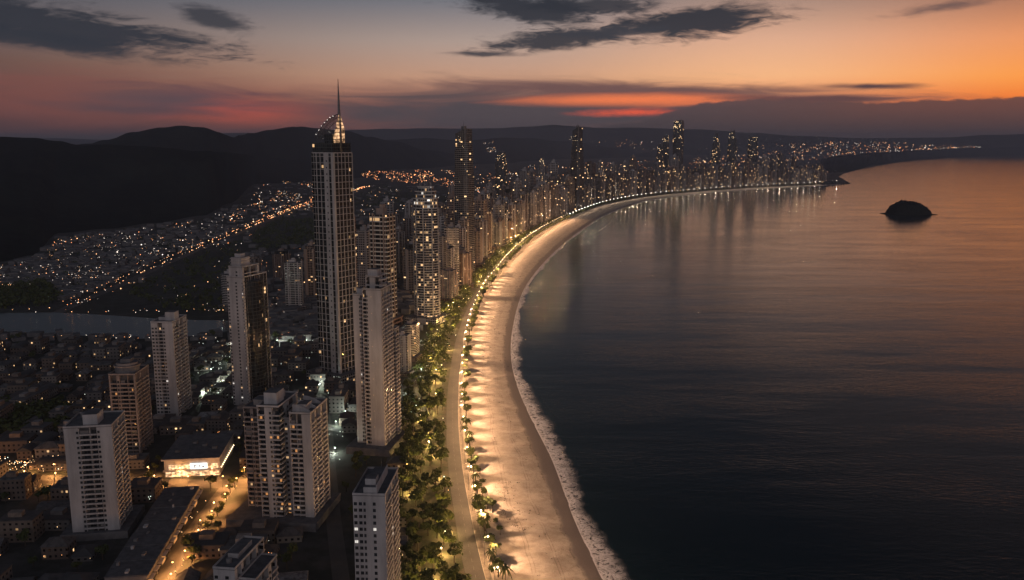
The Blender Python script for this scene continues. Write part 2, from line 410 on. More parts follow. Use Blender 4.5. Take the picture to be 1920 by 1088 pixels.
# beach
m, t, b = newmat('beach_sand'); MAT['sand'] = m
uvn = nd(t, 'ShaderNodeUVMap'); us = nd(t, 'ShaderNodeSeparateXYZ', inp={0: uvn.outputs[0]})
g1 = noise(t, 0.10, 6, 0.7); g2 = noise(t, 0.9, 4, 0.7); g3 = noise(t, 0.035, 4, 0.6)
dry = MIX(t, SM(t, g1, 0.30, 0.72), (0.52, 0.455, 0.385, 1), (0.35, 0.29, 0.235, 1))
dry = MIX(t, M(t, 'MULTIPLY', SM(t, g2, 0.60, 0.72), 0.45), dry, (0.13, 0.10, 0.08, 1))
wetm = SM(t, M(t, 'MULTIPLY_ADD', M(t, 'SUBTRACT', g3, 0.5), 0.16, us.outputs[0]), 0.79, 0.845)
wr = SM(t, M(t, 'ABSOLUTE', M(t, 'SUBTRACT', M(t, 'MULTIPLY_ADD', M(t, 'SUBTRACT', g3, 0.5), 0.16, us.outputs[0]), 0.805)), 0.014, 0.0)
dry = MIX(t, M(t, 'MULTIPLY', M(t, 'MULTIPLY', wr, SM(t, g1, 0.40, 0.62)), 0.7), dry, (0.10, 0.08, 0.065, 1))
g4 = noise(t, 0.22, 6, 0.75, dist=0.6)
dry = MIX(t, M(t, 'MULTIPLY', SM(t, g4, 0.48, 0.72), 0.42), dry, (0.20, 0.155, 0.12, 1))
wob = M(t, 'MULTIPLY', M(t, 'SUBTRACT', noise(t, 0.012, 3, 0.5), 0.5), 0.22)
trk = None
for c_ in (0.36, 0.395, 0.60, 0.63):                 # wheel tracks of the beach cleaner
    l_ = SM(t, M(t, 'ABSOLUTE', M(t, 'ADD', M(t, 'SUBTRACT', us.outputs[0], c_), wob)), 0.007, 0.002); trk = l_ if trk is None else M(t, 'MAXIMUM', trk, l_)
dry = MIX(t, M(t, 'MULTIPLY', M(t, 'MULTIPLY', trk, SM(t, g1, 0.35, 0.6)), 0.5), dry, (0.15, 0.115, 0.09, 1))
t.links.new(MIX(t, wetm, dry, (0.21, 0.175, 0.16, 1)), b.inputs['Base Color'])
t.links.new(M(t, 'MULTIPLY_ADD', wetm, -0.30, 0.85), b.inputs['Roughness'])
bp = nd(t, 'ShaderNodeBump', inp={'Strength': 0.7, 'Distance': 0.7, 'Height': noise(t, 0.4, 6, 0.75)})
t.links.new(bp.outputs[0], b.inputs['Normal'])
NB = 420
def pair(i, n=NB):                               # matching points across the beach
    f = (i / n) ** 1.0
    a, _ = PR.at(PR.L[-1] * f)
    return a
mb = MB(); rows = []
# match by walking the promenade and dropping onto the nearest shore point
sp_prev = 0.0
for i in range(NB + 1):
    a, tv = PR.at(PR.L[-1] * i / NB)
    d = max(SH.near(a), sp_prev); sp_prev = d
    rows.append((a, d))
D_ = [d for _, d in rows]
for _ in range(40): D_ = [D_[0]] + [(D_[i - 1] + 2 * D_[i] + D_[i + 1]) / 4 for i in range(1, NB)] + [D_[-1]]
prof = [(0.0, LZ + .02), (0.12, LZ + 0.25), (0.5, LZ - .2), (0.8, 0.5), (1.0, -0.02), (1.35, -0.6)]
grid = []
for (a, _), d in zip(rows, D_):
    s_, tv = SH.at(d)
    grid.append([(a.lerp(s_, 0) + (s_ - a) * f, z, f) for f, z in prof])
for r0, r1 in zip(grid, grid[1:]):
    for k in range(len(prof) - 1):
        q = [r0[k], r0[k + 1], r1[k + 1], r1[k]]
        mb.quad([(p.x, p.y, z) for p, z, f in q], 0, [(f, 0.0) for p, z, f in q])
struct(mb.obj('beach', MAT['sand'], smooth=True))

# surf: foam sheet along the water's edge
m, t, b = newmat('sea_foam'); MAT['foam'] = m
uvn = nd(t, 'ShaderNodeUVMap'); us = nd(t, 'ShaderNodeSeparateXYZ', inp={0: uvn.outputs[0]})
across, along = us.outputs[0], us.outputs[1]
fv_ = nd(t, 'ShaderNodeCombineXYZ', inp={0: M(t, 'MULTIPLY', across, 3.2), 1: M(t, 'MULTIPLY', along, 0.16)}).outputs[0]
fn = nd(t, 'ShaderNodeTexNoise', inp={'Vector': fv_, 'Scale': 1.25, 'Detail': 7, 'Roughness': 0.7, 'Distortion': 0.9}).outputs[0]
fn2 = nd(t, 'ShaderNodeTexNoise', inp={'Vector': fv_, 'Scale': 0.25, 'Detail': 3, 'Roughness': 0.6}).outputs[0]
ridge = M(t, 'POWER', M(t, 'SUBTRACT', 1.0, M(t, 'MULTIPLY', M(t, 'ABSOLUTE', M(t, 'SUBTRACT', fn, 0.5)), 6.5), clamp=True), 1.4)
e0 = SM(t, M(t, 'MULTIPLY_ADD', fn2, 0.30, across), 0.12, 0.15)
e1 = SM(t, M(t, 'MULTIPLY_ADD', fn2, 1.1, across), 1.35, 0.75)
lead = M(t, 'MULTIPLY', e0, SM(t, M(t, 'MULTIPLY_ADD', fn2, 0.30, across), 0.26, 0.15))
dens = M(t, 'MAXIMUM', M(t, 'MULTIPLY', M(t, 'MULTIPLY', e0, e1), M(t, 'MULTIPLY_ADD', ridge, 0.95, 0.10)), M(t, 'MULTIPLY', lead, 1.0))
b.inputs['Base Color'].default_value = (0.90, 0.87, 0.89, 1); b.inputs['Roughness'].default_value = 0.9
t.links.new(dens, b.inputs['Alpha'])
mb = MB(); prev = None; L = 0.0
for i in range(0, len(SH.P), 2):
    d = SH.L[i]; p, tv = SH.at(d); nrm = Vector((-tv.y, tv.x, 0))
    near = max(0.0, min(1.0, (2600 - d) / 1400.0))
    wdt = (8.0 + 9.0 * max(0, min(1, (900 - d) / 500.0)) + 3 * math.sin(d * 0.021) + 2 * math.sin(d * 0.057)) * (0.5 + 0.5 * near)
    q = [(p + nrm * 2.0, 0.0), (p - nrm * wdt * 0.5, 0.5), (p - nrm * wdt, 1.0)]
    if prev:
        for k in range(2):
            mb.quad([(*prev[0][k][0].xy, 0.25 if k == 0 else 0.12), (*prev[0][k + 1][0].xy, 0.12), (*q[k + 1][0].xy, 0.12), (*q[k][0].xy, 0.25 if k == 0 else 0.12)], 0,
                    [(prev[0][k][1], prev[1]), (prev[0][k + 1][1], prev[1]), (q[k + 1][1], d), (q[k][1], d)])
    prev = (q, d)
tag(mb.obj('sea_foam', MAT['foam']), kind='stuff')

# beach avenue and promenade pavement
m, t, b = newmat('avenue_asphalt'); MAT['road'] = m
c = noise(t, 0.05, 6, 0.7); c2 = noise(t, 1.2, 3, 0.6)
t.links.new(MIX(t, SM(t, M(t, 'MULTIPLY_ADD', c2, 0.3, c), 0.5, 0.8), (0.085, 0.078, 0.072, 1), (0.055, 0.052, 0.05, 1)), b.inputs['Base Color']); b.inputs['Roughness'].default_value = 0.75
MAT['pave'] = plain('promenade_paving', (0.30, 0.26, 0.22), (0.20, 0.17, 0.145), 0.4)
MAT['kerb'] = plain('pale_kerb', (0.46, 0.42, 0.36), (0.36, 0.33, 0.29), 0.3)
MAT['paint'] = plain('road_paint', (0.30, 0.29, 0.27), (0.16, 0.155, 0.15), 0.8)
def along(path, d0, d1, o0, o1, z, step=10.0, mi=0):
    mb = MB(); n = int((d1 - d0) / step); pr = None
    for i in range(n + 1):
        d = d0 + (d1 - d0) * i / n
        a, _ = path.at(d, o0); c, _ = path.at(d, o1)
        if pr: mb.quad([(*pr[0].xy, z), (*a.xy, z), (*c.xy, z), (*pr[1].xy, z)] if o1 > o0 else [(*a.xy, z), (*pr[0].xy, z), (*pr[1].xy, z), (*c.xy, z)], mi)
        pr = (a, c)
    return mb
END = PR.L[-1]
struct(along(PR, 0, END - 30, 0.0, 3.4, LZ + .14).obj('promenade', MAT['pave']))
struct(along(PR, 0, END - 30, 3.6, 13.6, LZ + .012).obj('beach_avenue', MAT['road']))
m, t, b = newmat('park_ground'); MAT['park'] = m
t.links.new(MIX(t, SM(t, noise(t, .12, 5, .7), .4, .62), (.030, .036, .014, 1), (.075, .062, .045, 1)), b.inputs['Base Color']); b.inputs['Roughness'].default_value = .95
struct(along(PR, 0, END - 60, 13.8, 50.0, LZ + .006).obj('park_ground', MAT['park']))
mb = MB()
for i in range(int(END / 12) - 3):
    for o0, o1 in ((-.25, 0.12), (3.3, 3.62)):
        a0, _ = PR.at(i * 12, o0); a1, _ = PR.at(i * 12, o1); b0, _ = PR.at(i * 12 + 12, o0); b1, _ = PR.at(i * 12 + 12, o1)
        mb.prism([(a0.x, a0.y), (b0.x, b0.y), (b1.x, b1.y), (a1.x, a1.y)][::-1], LZ - .1, LZ + .17)
struct(mb.obj('kerb', MAT['kerb']))
mb = MB()
for i in range(150):
    for o in (8.5,):
        a, _ = PR.at(i * 9.0, o - .06); c, _ = PR.at(i * 9.0, o + .06); a2, _ = PR.at(i * 9.0 + 4, o - .06); c2_, _ = PR.at(i * 9.0 + 4, o + .06)
        mb.quad([(*a.xy, LZ + .017), (*c.xy, LZ + .017), (*c2_.xy, LZ + .017), (*a2.xy, LZ + .017)][::-1])
struct(mb.obj('road_markings', MAT['paint']))

# cross streets
def street(name, px, w, z):
    P = [G(x, y, LZ) for x, y in px]; P = Path(smooth(curve(px, LZ, 8), 6))
    return struct(along(P, 0, P.L[-1], -w / 2, w / 2, z, 8).obj(name, MAT['road'])), P
_, ST1 = street('cross_street', [(-160, 878), (0, 893), (130, 902), (260, 905), (420, 908), (520, 902), (600, 890)], 15, LZ + .016)
_, ST2 = street('side_street', [(428, 912), (400, 950), (372, 985), (340, 1030), (305, 1086), (255, 1170)], 11, LZ + .020)
_, ST3 = street('back_avenue', [(100, 590), (160, 562), (220, 537), (300, 500), (380, 465), (430, 445), (500, 415), (560, 391), (610, 374), (690, 352)], 16, LZ + .016)
_, ST4 = street('town_street', [(648, 1200), (640, 1086), (628, 1000), (622, 930), (617, 870), (612, 800), (600, 740)], 9, LZ + .024)

# river
m, t, b = newmat('river_water'); b.inputs['Base Color'].default_value = (0.045, 0.055, 0.055, 1); b.inputs['Roughness'].default_value = 0.25
bp = nd(t, 'ShaderNodeBump', inp={'Strength': 0.3, 'Distance': 0.5, 'Height': noise(t, 0.05, 4)}); t.links.new(bp.outputs[0], b.inputs['Normal'])
rv = [(-500, 575), (-200, 580), (0, 587), (100, 586), (200, 591), (288, 597), (360, 600), (425, 601), (470, 606), (440, 618), (400, 627), (287, 636), (175, 631), (90, 626), (0, 621), (-200, 616), (-500, 610)]
Q = [G(x, y, LZ + .03) for x, y in rv]; me = bpy.data.meshes.new('river'); me.from_pydata([tuple(p) for p in Q], [], tessellate_polygon([Q])); me.materials.append(m); struct(addobj('river', me))

# ------------------------------------------------------------------ hills
m, t, b = newmat('forest_hill'); MAT['hill'] = m
n1 = noise(t, 0.004, 6, 0.7); n2 = noise(t, 0.03, 4, 0.7)
t.links.new(MIX(t, SM(t, M(t, 'MULTIPLY_ADD', n2, 0.5, n1), 0.55, 0.95), (0.005, 0.008, 0.007, 1), (0.018, 0.023, 0.018, 1)), b.inputs['Base Color']); b.inputs['Roughness'].default_value = 1.0
b.inputs['Specular IOR Level'].default_value = 0.0
from mathutils import noise as mnoise
def hill(name, crest, dist, base, back=1.35, rough=1.0, n=160, rows=26):
    """crest and base: photo points of a ridge's skyline and of its foot; dist: metres to the ridge"""
    def interp(pts, x):
        if x <= pts[0][0]: return pts[0][1]
        for (x0, y0), (x1, y1) in zip(pts, pts[1:]):
            if x <= x1:
                f = (x - x0) / (x1 - x0); f = f * f * (3 - 2 * f); return y0 + (y1 - y0) * f
        return pts[-1][1]
    x0, x1 = crest[0][0], crest[-1][0]; V = []
    for i in range(n + 1):
        px = x0 + (x1 - x0) * i / n
        d = dist(px) if callable(dist) else dist
        d = max(d, min(1.16 * G(px, interp(base, px), LZ).y, 17000.0))
        py = interp(crest, px); dd = ray(px, py); k = d / dd.y
        C = Vector((dd.x * k, d, CH + dd.z * k)); B = G(px, interp(base, px), LZ - 0.5)
        if B.y > C.y * 0.96: B = B * (C.y * 0.96 / B.y); B.z = LZ - .5
        E = Vector((C.x * back, C.y * back, LZ - 2.0))
        col = []
        for j in range(rows + 1):
            f = j / rows
            if f <= 0.6:
                g = f / 0.6; p = B.lerp(C, g); hz = (1 - math.cos(math.pi * g)) / 2 * 0.55 + g * 0.45
                p.z = B.z + (C.z - B.z) * hz
            else:
                g = (f - 0.6) / 0.4; p = C.lerp(E, g); p.z = C.z + (E.z - C.z) * g * g * (3 - 2 * g)
            s = p / 620.0; env = max(0.0, 1 - abs(f - 0.35) / 0.35) if f < 0.6 else 0
            p.z += (mnoise.fractal(Vector((s.x, s.y, 3.3)), 0.9, 2.1, 6) * 60.0 * env * rough) * min(1, max(0, (C.z - 20) / 200)) + mnoise.noise(p / 30) * 2.2 * (0 < j < rows)
            col.append(p)
        V.append(col)
    mb = MB()
    mb.v = [tuple(p) for c in V for p in c]; w = rows + 1
    for i in range(n):
        for j in range(rows):
            mb.f.append((i * w + j, (i + 1) * w + j, (i + 1) * w + j + 1, i * w + j + 1)); mb.m.append(0); mb.uv.append([(0, 0)] * 4)
    return struct(mb.obj(name, MAT['hill'], smooth=True))
hill('hill', [(-500, 300), (-250, 262), (-80, 254), (0, 256), (60, 258), (110, 264), (150, 272), (200, 271), (260, 274), (400, 285), (560, 300), (700, 324), (800, 333)], 3300,
     [(-500, 560), (0, 492), (60, 480), (110, 438), (200, 430), (290, 419), (380, 405), (430, 382), (480, 345), (700, 334), (800, 334)])
hill('hill', [(60, 300), (120, 277), (165, 270), (200, 262), (250, 247), (300, 238.5), (340, 235), (380, 240), (410, 249), (440, 257), (470, 252), (500, 243.5), (550, 237), (590, 240), (650, 245), (690, 257), (740, 265), (800, 282), (900, 296), (1000, 302)], 4700,
     [(60, 400), (400, 360), (480, 340), (600, 330), (760, 318), (900, 308), (1000, 306)])
hill('hill', [(560, 285), (660, 268), (730, 262), (800, 259), (860, 263), (895, 262), (940, 258), (995, 259), (1050, 265), (1095, 268), (1145, 277), (1195, 286), (1260, 296)], 7000,
     [(560, 312), (900, 306), (1095, 298), (1195, 295), (1260, 298)], rough=0.6)
hill('hill', [(-300, 268), (0, 262), (100, 259), (190, 262), (320, 258), (440, 249), (560, 252), (660, 243), (740, 241.5), (800, 240), (860, 241), (940, 240), (1000, 236.5), (1040, 234), (1080, 236.5), (1130, 240), (1180, 239), (1300, 242), (1420, 250), (1500, 255), (1620, 259), (1760, 258), (1860, 253), (1960, 250), (2400, 250), (2900, 262)], 17000,
     [(-300, 284), (2900, 284)], rough=0.7)
hill('hill', [(1540, 300), (1570, 293), (1640, 287), (1720, 283), (1790, 279), (1840, 276.5), (1880, 273), (1920, 269), (2000, 263), (2120, 258), (2400, 260)], lambda x: 9800 + 9 * max(0, x - 1640),
     [(1540, 325.5), (1583, 323), (1650, 309), (1688, 303.5), (1730, 299.5), (1792, 295.5), (1855, 293.2), (1920, 292), (2400, 290)], rough=0.3)
# island in the bay, lumpy with trees, on a low rock shelf
c0 = G(1702, 402); W_ = abs(G(1748, 402).x - c0.x); Hh = top_z(c0, 380)
mb = MB(); n = 90; rr = 22
for j in range(rr + 1):
    f = j / rr
    for i in range(n):
        a = 2 * math.pi * i / n
        r_ = W_ * (0.02 + 0.98 * f) * (1 + 0.04 * math.sin(3 * a + 1) + .05 * mnoise.noise(Vector((math.cos(a) * 3, math.sin(a) * 3, 0)))); x, y = math.cos(a) * r_ * (1 + (.16 if f > .87 else 0) * abs(math.cos(a)) ** 6), math.sin(a) * r_ * 0.75
        if f < 0.86: g = f / 0.86; z = Hh * (1 - g ** 2.3) ** 0.85 + 2.0
        else: z = 2.0 - (f - .86) / .14 * 3.0
        z *= 1 - 0.12 * (x / W_)
        z += abs(mnoise.fractal(Vector((x / 10, y / 10, 1)), 0.9, 2, 4)) * 8.5 * (f < .84) * (f > 0)
        mb.v.append((x, y, z))
for j in range(rr):
    for i in range(n):
        k = (i + 1) % n; mb.f.append((j * n + i, (j + 1) * n + i, (j + 1) * n + k, j * n + k)); mb.m.append(0); mb.uv.append([(0, 0)] * 4)
isl = mb.obj('island', MAT['hill'], loc=(c0.x, c0.y, 0), rz=-.2); struct(isl)
for sx_, l_ in ((-1, 1.02), (1, 1.02)):
    pass
MAT['rock'] = plain('shore_rock', (0.06, 0.055, 0.05), (0.03, 0.03, 0.03), 0.2)
hp = MB()
for k in range(46):
    f = k / 45; q = G(1545, 347).lerp(G(1594, 344.3), f); r_ = 14 * (1 - f) + 5
    hp.octa((q.x + random.uniform(-12, 4), q.y + random.uniform(-4, 30) * (1 - f), 0.5 + random.uniform(0, 6) * (1 - f)), r_ * random.uniform(.6, 1.3))
tag(hp.obj('shore_rocks', MAT['rock']), kind='stuff')

# ------------------------------------------------------------------ towers built bay by bay (the near ones)
FAC = {
 'white':  facade('white_flats_facade', (0.50, 0.455, 0.44), (0.012, 0.012, 0.014), 3.3, 3.0, (0.16, 0.84), (0.28, 0.9), 0.03, 1.0),
 'beige':  facade('beige_flats_facade', (0.44, 0.37, 0.33), (0.014, 0.013, 0.012), 3.6, 3.0, (0.1, 0.9), (0.28, 0.97), 0.03, 1.0, strips=0.2),
 'grey':   facade('grey_flats_facade', (0.36, 0.34, 0.335), (0.012, 0.013, 0.014), 3.0, 3.0, (0.12, 0.88), (0.26, 0.95), 0.03, 1.0, slab=0.10, strips=0.15),
 'brown':  facade('brown_flats_facade', (0.31, 0.245, 0.215), (0.012, 0.011, 0.010), 4.0, 3.0, (0.06, 0.94), (0.36, 0.98), 0.04, 1.0, strips=0.1),
 'glass':  facade('glass_curtain_facade', (0.05, 0.052, 0.052), (0.010, 0.013, 0.014), 2.6, 3.2, (0.05, 0.95), (0.14, 0.99), 0.010, 0.8, gl_rough=0.1),
 'strip':  facade('balcony_strip_facade', (0.46, 0.42, 0.40), (0.010, 0.010, 0.010), 6.6, 3.0, (0.06, 0.94), (0.30, 0.98), 0.04, 0.8, slab=0.26),
 'dark':   facade('dark_tower_facade', (0.13, 0.125, 0.125), (0.010, 0.011, 0.013), 3.3, 3.3, (0.10, 0.90), (0.26, 0.94), 0.06, 1.6),
 'far':    facade('far_tower_facade', (0.42, 0.39, 0.385), (0.010, 0.010, 0.011), 4.4, 3.4, (0.12, 0.88), (0.30, 0.94), 0.035, 2.6),
 'fardark': facade('far_dark_facade', (0.24, 0.235, 0.24), (0.010, 0.010, 0.012), 4.4, 3.6, (0.12, 0.88), (0.36, 0.92), 0.03, 2.8),
}
def boxmesh(name, x0, x1, y0, y1, z0, z1, mat):
    mb = MB(); mb.box(x0, x1, y0, y1, z0, z1, bottom=True); return mb.mesh(name, mat)
WINMESH = {}
MAT['glassmid'] = plain('curtained_glass', (0.07, 0.066, 0.062), (0.03, 0.03, 0.03), 0.8, rough=0.25, spec=0.5)
MAT['glassblue'] = plain('sky_glass', (0.02, 0.026, 0.032), (0.035, 0.042, 0.05), 0.5, rough=0.06, spec=0.8)
def window_mesh(w, h, kind):
    k = (round(w, 1), round(h, 1), kind)
    if k not in WINMESH:
        mb = MB(); t_ = 0.14                      # frame of four bars round a pane, 6 cm proud of the wall
        mb.box(-w / 2, w / 2, -0.05, 0.02, 0, h, 1, bottom=True)
        mb.box(-w / 2 - .07, w / 2 + .07, -0.10, -0.02, -0.12, 0.02, 0, bottom=True)
        mb.box(-0.04, 0.04, -0.09, -0.03, 0.02, h, 0)
        mb.box(-w / 2, w / 2, -0.09, -0.03, h - .08, h, 0, bottom=True)
        WINMESH[k] = mb.mesh('window', [MAT['metal'], {'dark': MAT['glassdark'], 'mid': MAT['glassmid'], 'blue': MAT['glassblue'], 'warm': MAT['litwarm'], 'cool': MAT['litcool'], 'amber': MAT['litamber']}[kind]])
    return WINMESH[k]
ENC = {}
class Tower:
    """one tower: local x along its front (left to right seen from the sea road), local y into its depth"""
    def __init__(s, name, label, pos, rz, cat='tower', group=None):
        s.root = empty(name, pos, rz, label, cat, group); s.items = {}; s.z = pos[2]
    def add(s, part, mesh, loc, rz): s.items.setdefault(part, []).append((mesh, loc, rz))
    def flush(s, joined):
        """the first hundred of a repeated part as objects, any more as one joined part"""
        for part, lst in s.items.items():
            lst.sort(key=lambda a: -a[1][2])
            for me_, loc, rz in lst[:99]: addobj(part, me_, s.root, loc, rz)
            rest = lst[99:]
            if rest:
                mb = MB(); mats = []; 
                for me_, loc, rz in rest:
                    T_ = Matrix.Translation(loc) @ Matrix.Rotation(rz, 4, 'Z'); b = len(mb.v)
                    mb.v += [tuple(T_ @ v.co) for v in me_.vertices]
                    for p in me_.polygons:
                        mt = me_.materials[p.material_index]
                        if mt not in mats: mats.append(mt)
                        mb.f.append(tuple(b + i for i in p.vertices)); mb.m.append(mats.index(mt)); mb.uv.append([(0, 0)] * len(p.vertices))
                o = mb.obj(joined.get(part, part + 's'), mats, s.root); o['kind'] = 'stuff'
        s.items = {}
    def volume(s, x0, x1, y0, y1, h, front, right, wall, z0=0.0, fl=3.0, lit=0.06, litk=('warm', 'warm', 'cool'), side=None, wallname='wall', roof=True, rail=None, rec=2.1, rng=None):
        """a block whose front (y0) and right (x1) faces are laid out in bays: W wall, N wall with a window per floor, B balcony, G curtain glass"""
        rng = rng or random.Random(int(abs(x0 * 31 + y0 * 17 + h * 7)) + 5)
        nfl = int((h - 1.0) / fl); top = z0 + h
        mb = MB()
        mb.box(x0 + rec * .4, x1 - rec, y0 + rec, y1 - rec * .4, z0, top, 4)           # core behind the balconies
        mb.box(x0, x0 + rec * .4, y0 + .02, y1, z0, top, 2)                        # closed back and left walls
        mb.box(x0 + rec * .4, x1 - .02, y1 - rec * .4, y1, z0, top, 2)
        for fi, (spec, A, tdir, nout, L) in enumerate(((front, (x0, y0), (1, 0), (0, -1), x1 - x0), (right, (x1, y0), (0, 1), (1, 0), y1 - y0))):
            if not spec: continue
            tot = sum(wd for _, wd in spec); u = 0.0; runs = []
            rz = 0.0 if fi == 0 else R(90)
            def P(uu, dep): return (A[0] + tdir[0] * uu - nout[0] * dep, A[1] + tdir[1] * uu - nout[1] * dep)
            def slab(u0, u1, d0, d1, za, zb, mi=0):
                q = [P(u0, d0), P(u1, d0), P(u1, d1), P(u0, d1)]
                mb.prism(q, za, zb, mi, bottom=True, u0=math.floor(u0) * 7.7 + fi * 333.0)
            for i, (ty, wd) in enumerate(spec):
                w = wd / tot * L; u0, u1 = u, u + w; u = u1
                e0 = 0.012 * fi
                if ty in 'WN':
                    slab(u0 + e0, u1 - e0 * 2, -0.0 + e0, rec + .2, z0, top)
                    if ty == 'N':
                        for k in range(nfl):
                            kind = rng.choice(litk) if rng.random() < lit else rng.choice(('dark', 'dark', 'mid', 'blue'))
                            ww = min(w * 0.62, 1.7)
                            px_, py_ = P((u0 + u1) / 2, 0.0)
                            s.add('window', window_mesh(ww, 1.4, kind), (px_, py_, z0 + k * fl + 1.05), rz)
                elif ty == 'B':
                    if runs and abs(runs[-1][1] - u0) < 1e-6: runs[-1][1] = u1; slab(u0 - .13, u0 + .13, .15, rec + .2, z0, top)
                    else: runs.append([u0, u1])
                    for k in range(nfl):
                        kind = rng.choice(litk) if rng.random() < lit * 1.3 else rng.choice(('dark', 'dark', 'mid', 'blue'))
                        px_, py_ = P((u0 + u1) / 2 + (rng.uniform(-.2, .2) * w if kind in litk else 0), rec)
                        if rng.random() < .14 and w > 2.2:      # some balconies have been glazed in or hung with blinds
                            bw = w * rng.choice((.42, .5, .8)); off = rng.uniform(-.5, .5) * (w * .88 - bw); bx_, by_ = P((u0 + u1) / 2 + off, .25)
                            km = (round(bw, 1), rng.choice(('glassmid', 'conc_dark', 'glass_rail')))
                            if km not in ENC:
                                mbe = MB(); mbe.box(-bw / 2, bw / 2, -.06, .06, 0, fl - 1.02, bottom=True); ENC[km] = mbe.mesh('balcony_screen', MAT[km[1]])
                            s.add('balcony_screen', ENC[km], (bx_, by_, z0 + k * fl + .84), rz)
                        s.add('window', window_mesh(max(1.2, min(w * 0.7, 3.2)) if kind not in litk else 1.2, 2.2 if kind not in litk else 1.8, kind), (px_, py_, z0 + k * fl + .25), rz)
                elif ty == 'G':
                    slab(u0 + .02, u1 - .02, 0.35, rec + .2, z0, top, 3)
                    runs.append([u0, u1, 'G'])
                    nm = max(1, int(w / 2.6))
                    for j in range(nm + 1):
                        uu = u0 + (u1 - u0) * j / nm; slab(uu - .12, uu + .12, 0.05, .5, z0, top)
            for r in runs:
                w = r[1] - r[0]; gl = len(r) == 3
                mb2 = MB(); o = 0.45 if not gl else 0.0
                if gl:
                    mb2.box(-w / 2 + .03, w / 2 - .03, 0.0 + .0, .42, -.25, 0.25, bottom=True); nm_ = 'floor_band'
                else:                                   # slab and parapet as one bent piece
                    prf = [(-o, -.14), (rec + .1, -.14), (rec + .1, .12), (-o + .14, .12), (-o + .14, .82), (-o, .82)]
                    n0 = len(mb2.v); hw = w / 2 - .05
                    for sx__ in (-hw, hw): mb2.v += [(sx__, a, b_) for a, b_ in prf]
                    k6 = len(prf)
                    for i in range(k6):
                        j = (i + 1) % k6; mb2.f.append((i, j, k6 + j, k6 + i)[::-1]); mb2.m.append(0); mb2.uv.append([(0, 0)] * 4)
                    for cap in (tuple(range(k6)), tuple(range(2 * k6 - 1, k6 - 1, -1))): mb2.f.append(cap); mb2.m.append(0); mb2.uv.append([(0, 0)] * k6)
                    nm_ = 'balcony'
                me_ = mb2.mesh(nm_, rail or wall)
                cx_, cy_ = P((r[0] + r[1]) / 2, 0.0)
                for k in range(1 if not gl else 0, nfl + 1 if gl else nfl):
                    s.add(nm_, me_, (cx_, cy_, z0 + k * fl), rz)
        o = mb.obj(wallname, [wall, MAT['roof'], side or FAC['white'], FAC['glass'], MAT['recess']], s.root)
        if roof:
            rb = MB(); rb.box(x0 - .1, x1 + .1, y0 - .12, y1 + .1, top + .004, top + .35, 0, bottom=True)
            rb.obj('roof', MAT['roof'], s.root)
            pb = MB()                                   # parapet ring
            for a in ((x0 - .15, x1 + .15, y0 - .15, y0 + .15), (x0 - .15, x1 + .15, y1 - .15, y1 + .15), (x0 - .15, x0 + .15, y0 + .15, y1 - .15), (x1 - .15, x1 + .15, y0 + .15, y1 - .15)):
                pb.box(*a, top + .3, top + 1.3)
            pb.obj('parapet', wall, s.root)
        return o
    def block(s, name, x0, x1, y0, y1, z0, z1, mats, ti=None):
        mb = MB(); mb.box(x0, x1, y0, y1, z0, z1, 0, ti); return mb.obj(name, mats, s.root)
def corner(FRpx, w, d, rz):
    """origin of local axes so that (w, 0) is the front right corner at this photo point"""
    p = G(*FRpx, LZ); c, s_ = math.cos(R(rz)), math.sin(R(rz))
    return Vector((p.x - c * w, p.y - s_ * w, LZ)), p
def hgt(p, py): return top_z(p, py) - LZ
def BY(s): return [(a[0], float(a[1:])) for a in s.split()]
def tank(tw, x, y, z, r=1.6, h=2.6):
    mb = MB(); mb.tube([(x, y, z), (x, y, z + h), (x, y, z + h + .3)], [r, r, r * .6], 12); mb.obj('water_tank', MAT['conc_dark'], tw.root)
def mast(tw, x, y, z, h, name='antenna'):
    mb = MB(); mb.tube([(x, y, z), (x, y, z + h)], [.18, .05], 5); mb.obj(name, MAT['metal'], tw.root)

KEEP = []                                            # footprints that houses and trees stay clear of
def keep(o, rz, x0, x1, y0, y1, pad=4):
    KEEP.append((o, R(rz), x0 - pad, x1 + pad, y0 - pad, y1 + pad))

# white slab at the lower left
w, d, rz = 26, 27, 9; o, p = corner((226, 1006), w, d, rz); h = hgt(p, 800)
t1 = Tower('apartment_tower', 'broad pale apartment slab with blank corner piers beside the orange cross street', o, R(rz)); keep(o, rz, 0, w, 0, d)
t1.volume(0, w, 0, d, h, BY('W5 N1.6 B4.6 B3 N1.6 W5'), BY('B3.5 B3.5 N1.4 B3.5 B3.5 W.6'), MAT['conc'], lit=0.01)
t1.block('roof_housing', 9.5, 17.5, 4, 15, h, h + 6.5, [MAT['conc'], MAT['roof']], 1)
t1.block('lift_room', 10, 15, 15, 20, h, h + 4, [MAT['conc'], MAT['roof']], 1)
tank(t1, 5, 20, h + .35); mast(t1, 12, 14, h + 6.5, 5); t1.flush({'window': 'windows', 'balcony': 'balconies'})
t1.block('podium', -6, w + 5, -3, d + 8, 0, 4.4, [MAT['conc_dark'], MAT['roof']], 1)

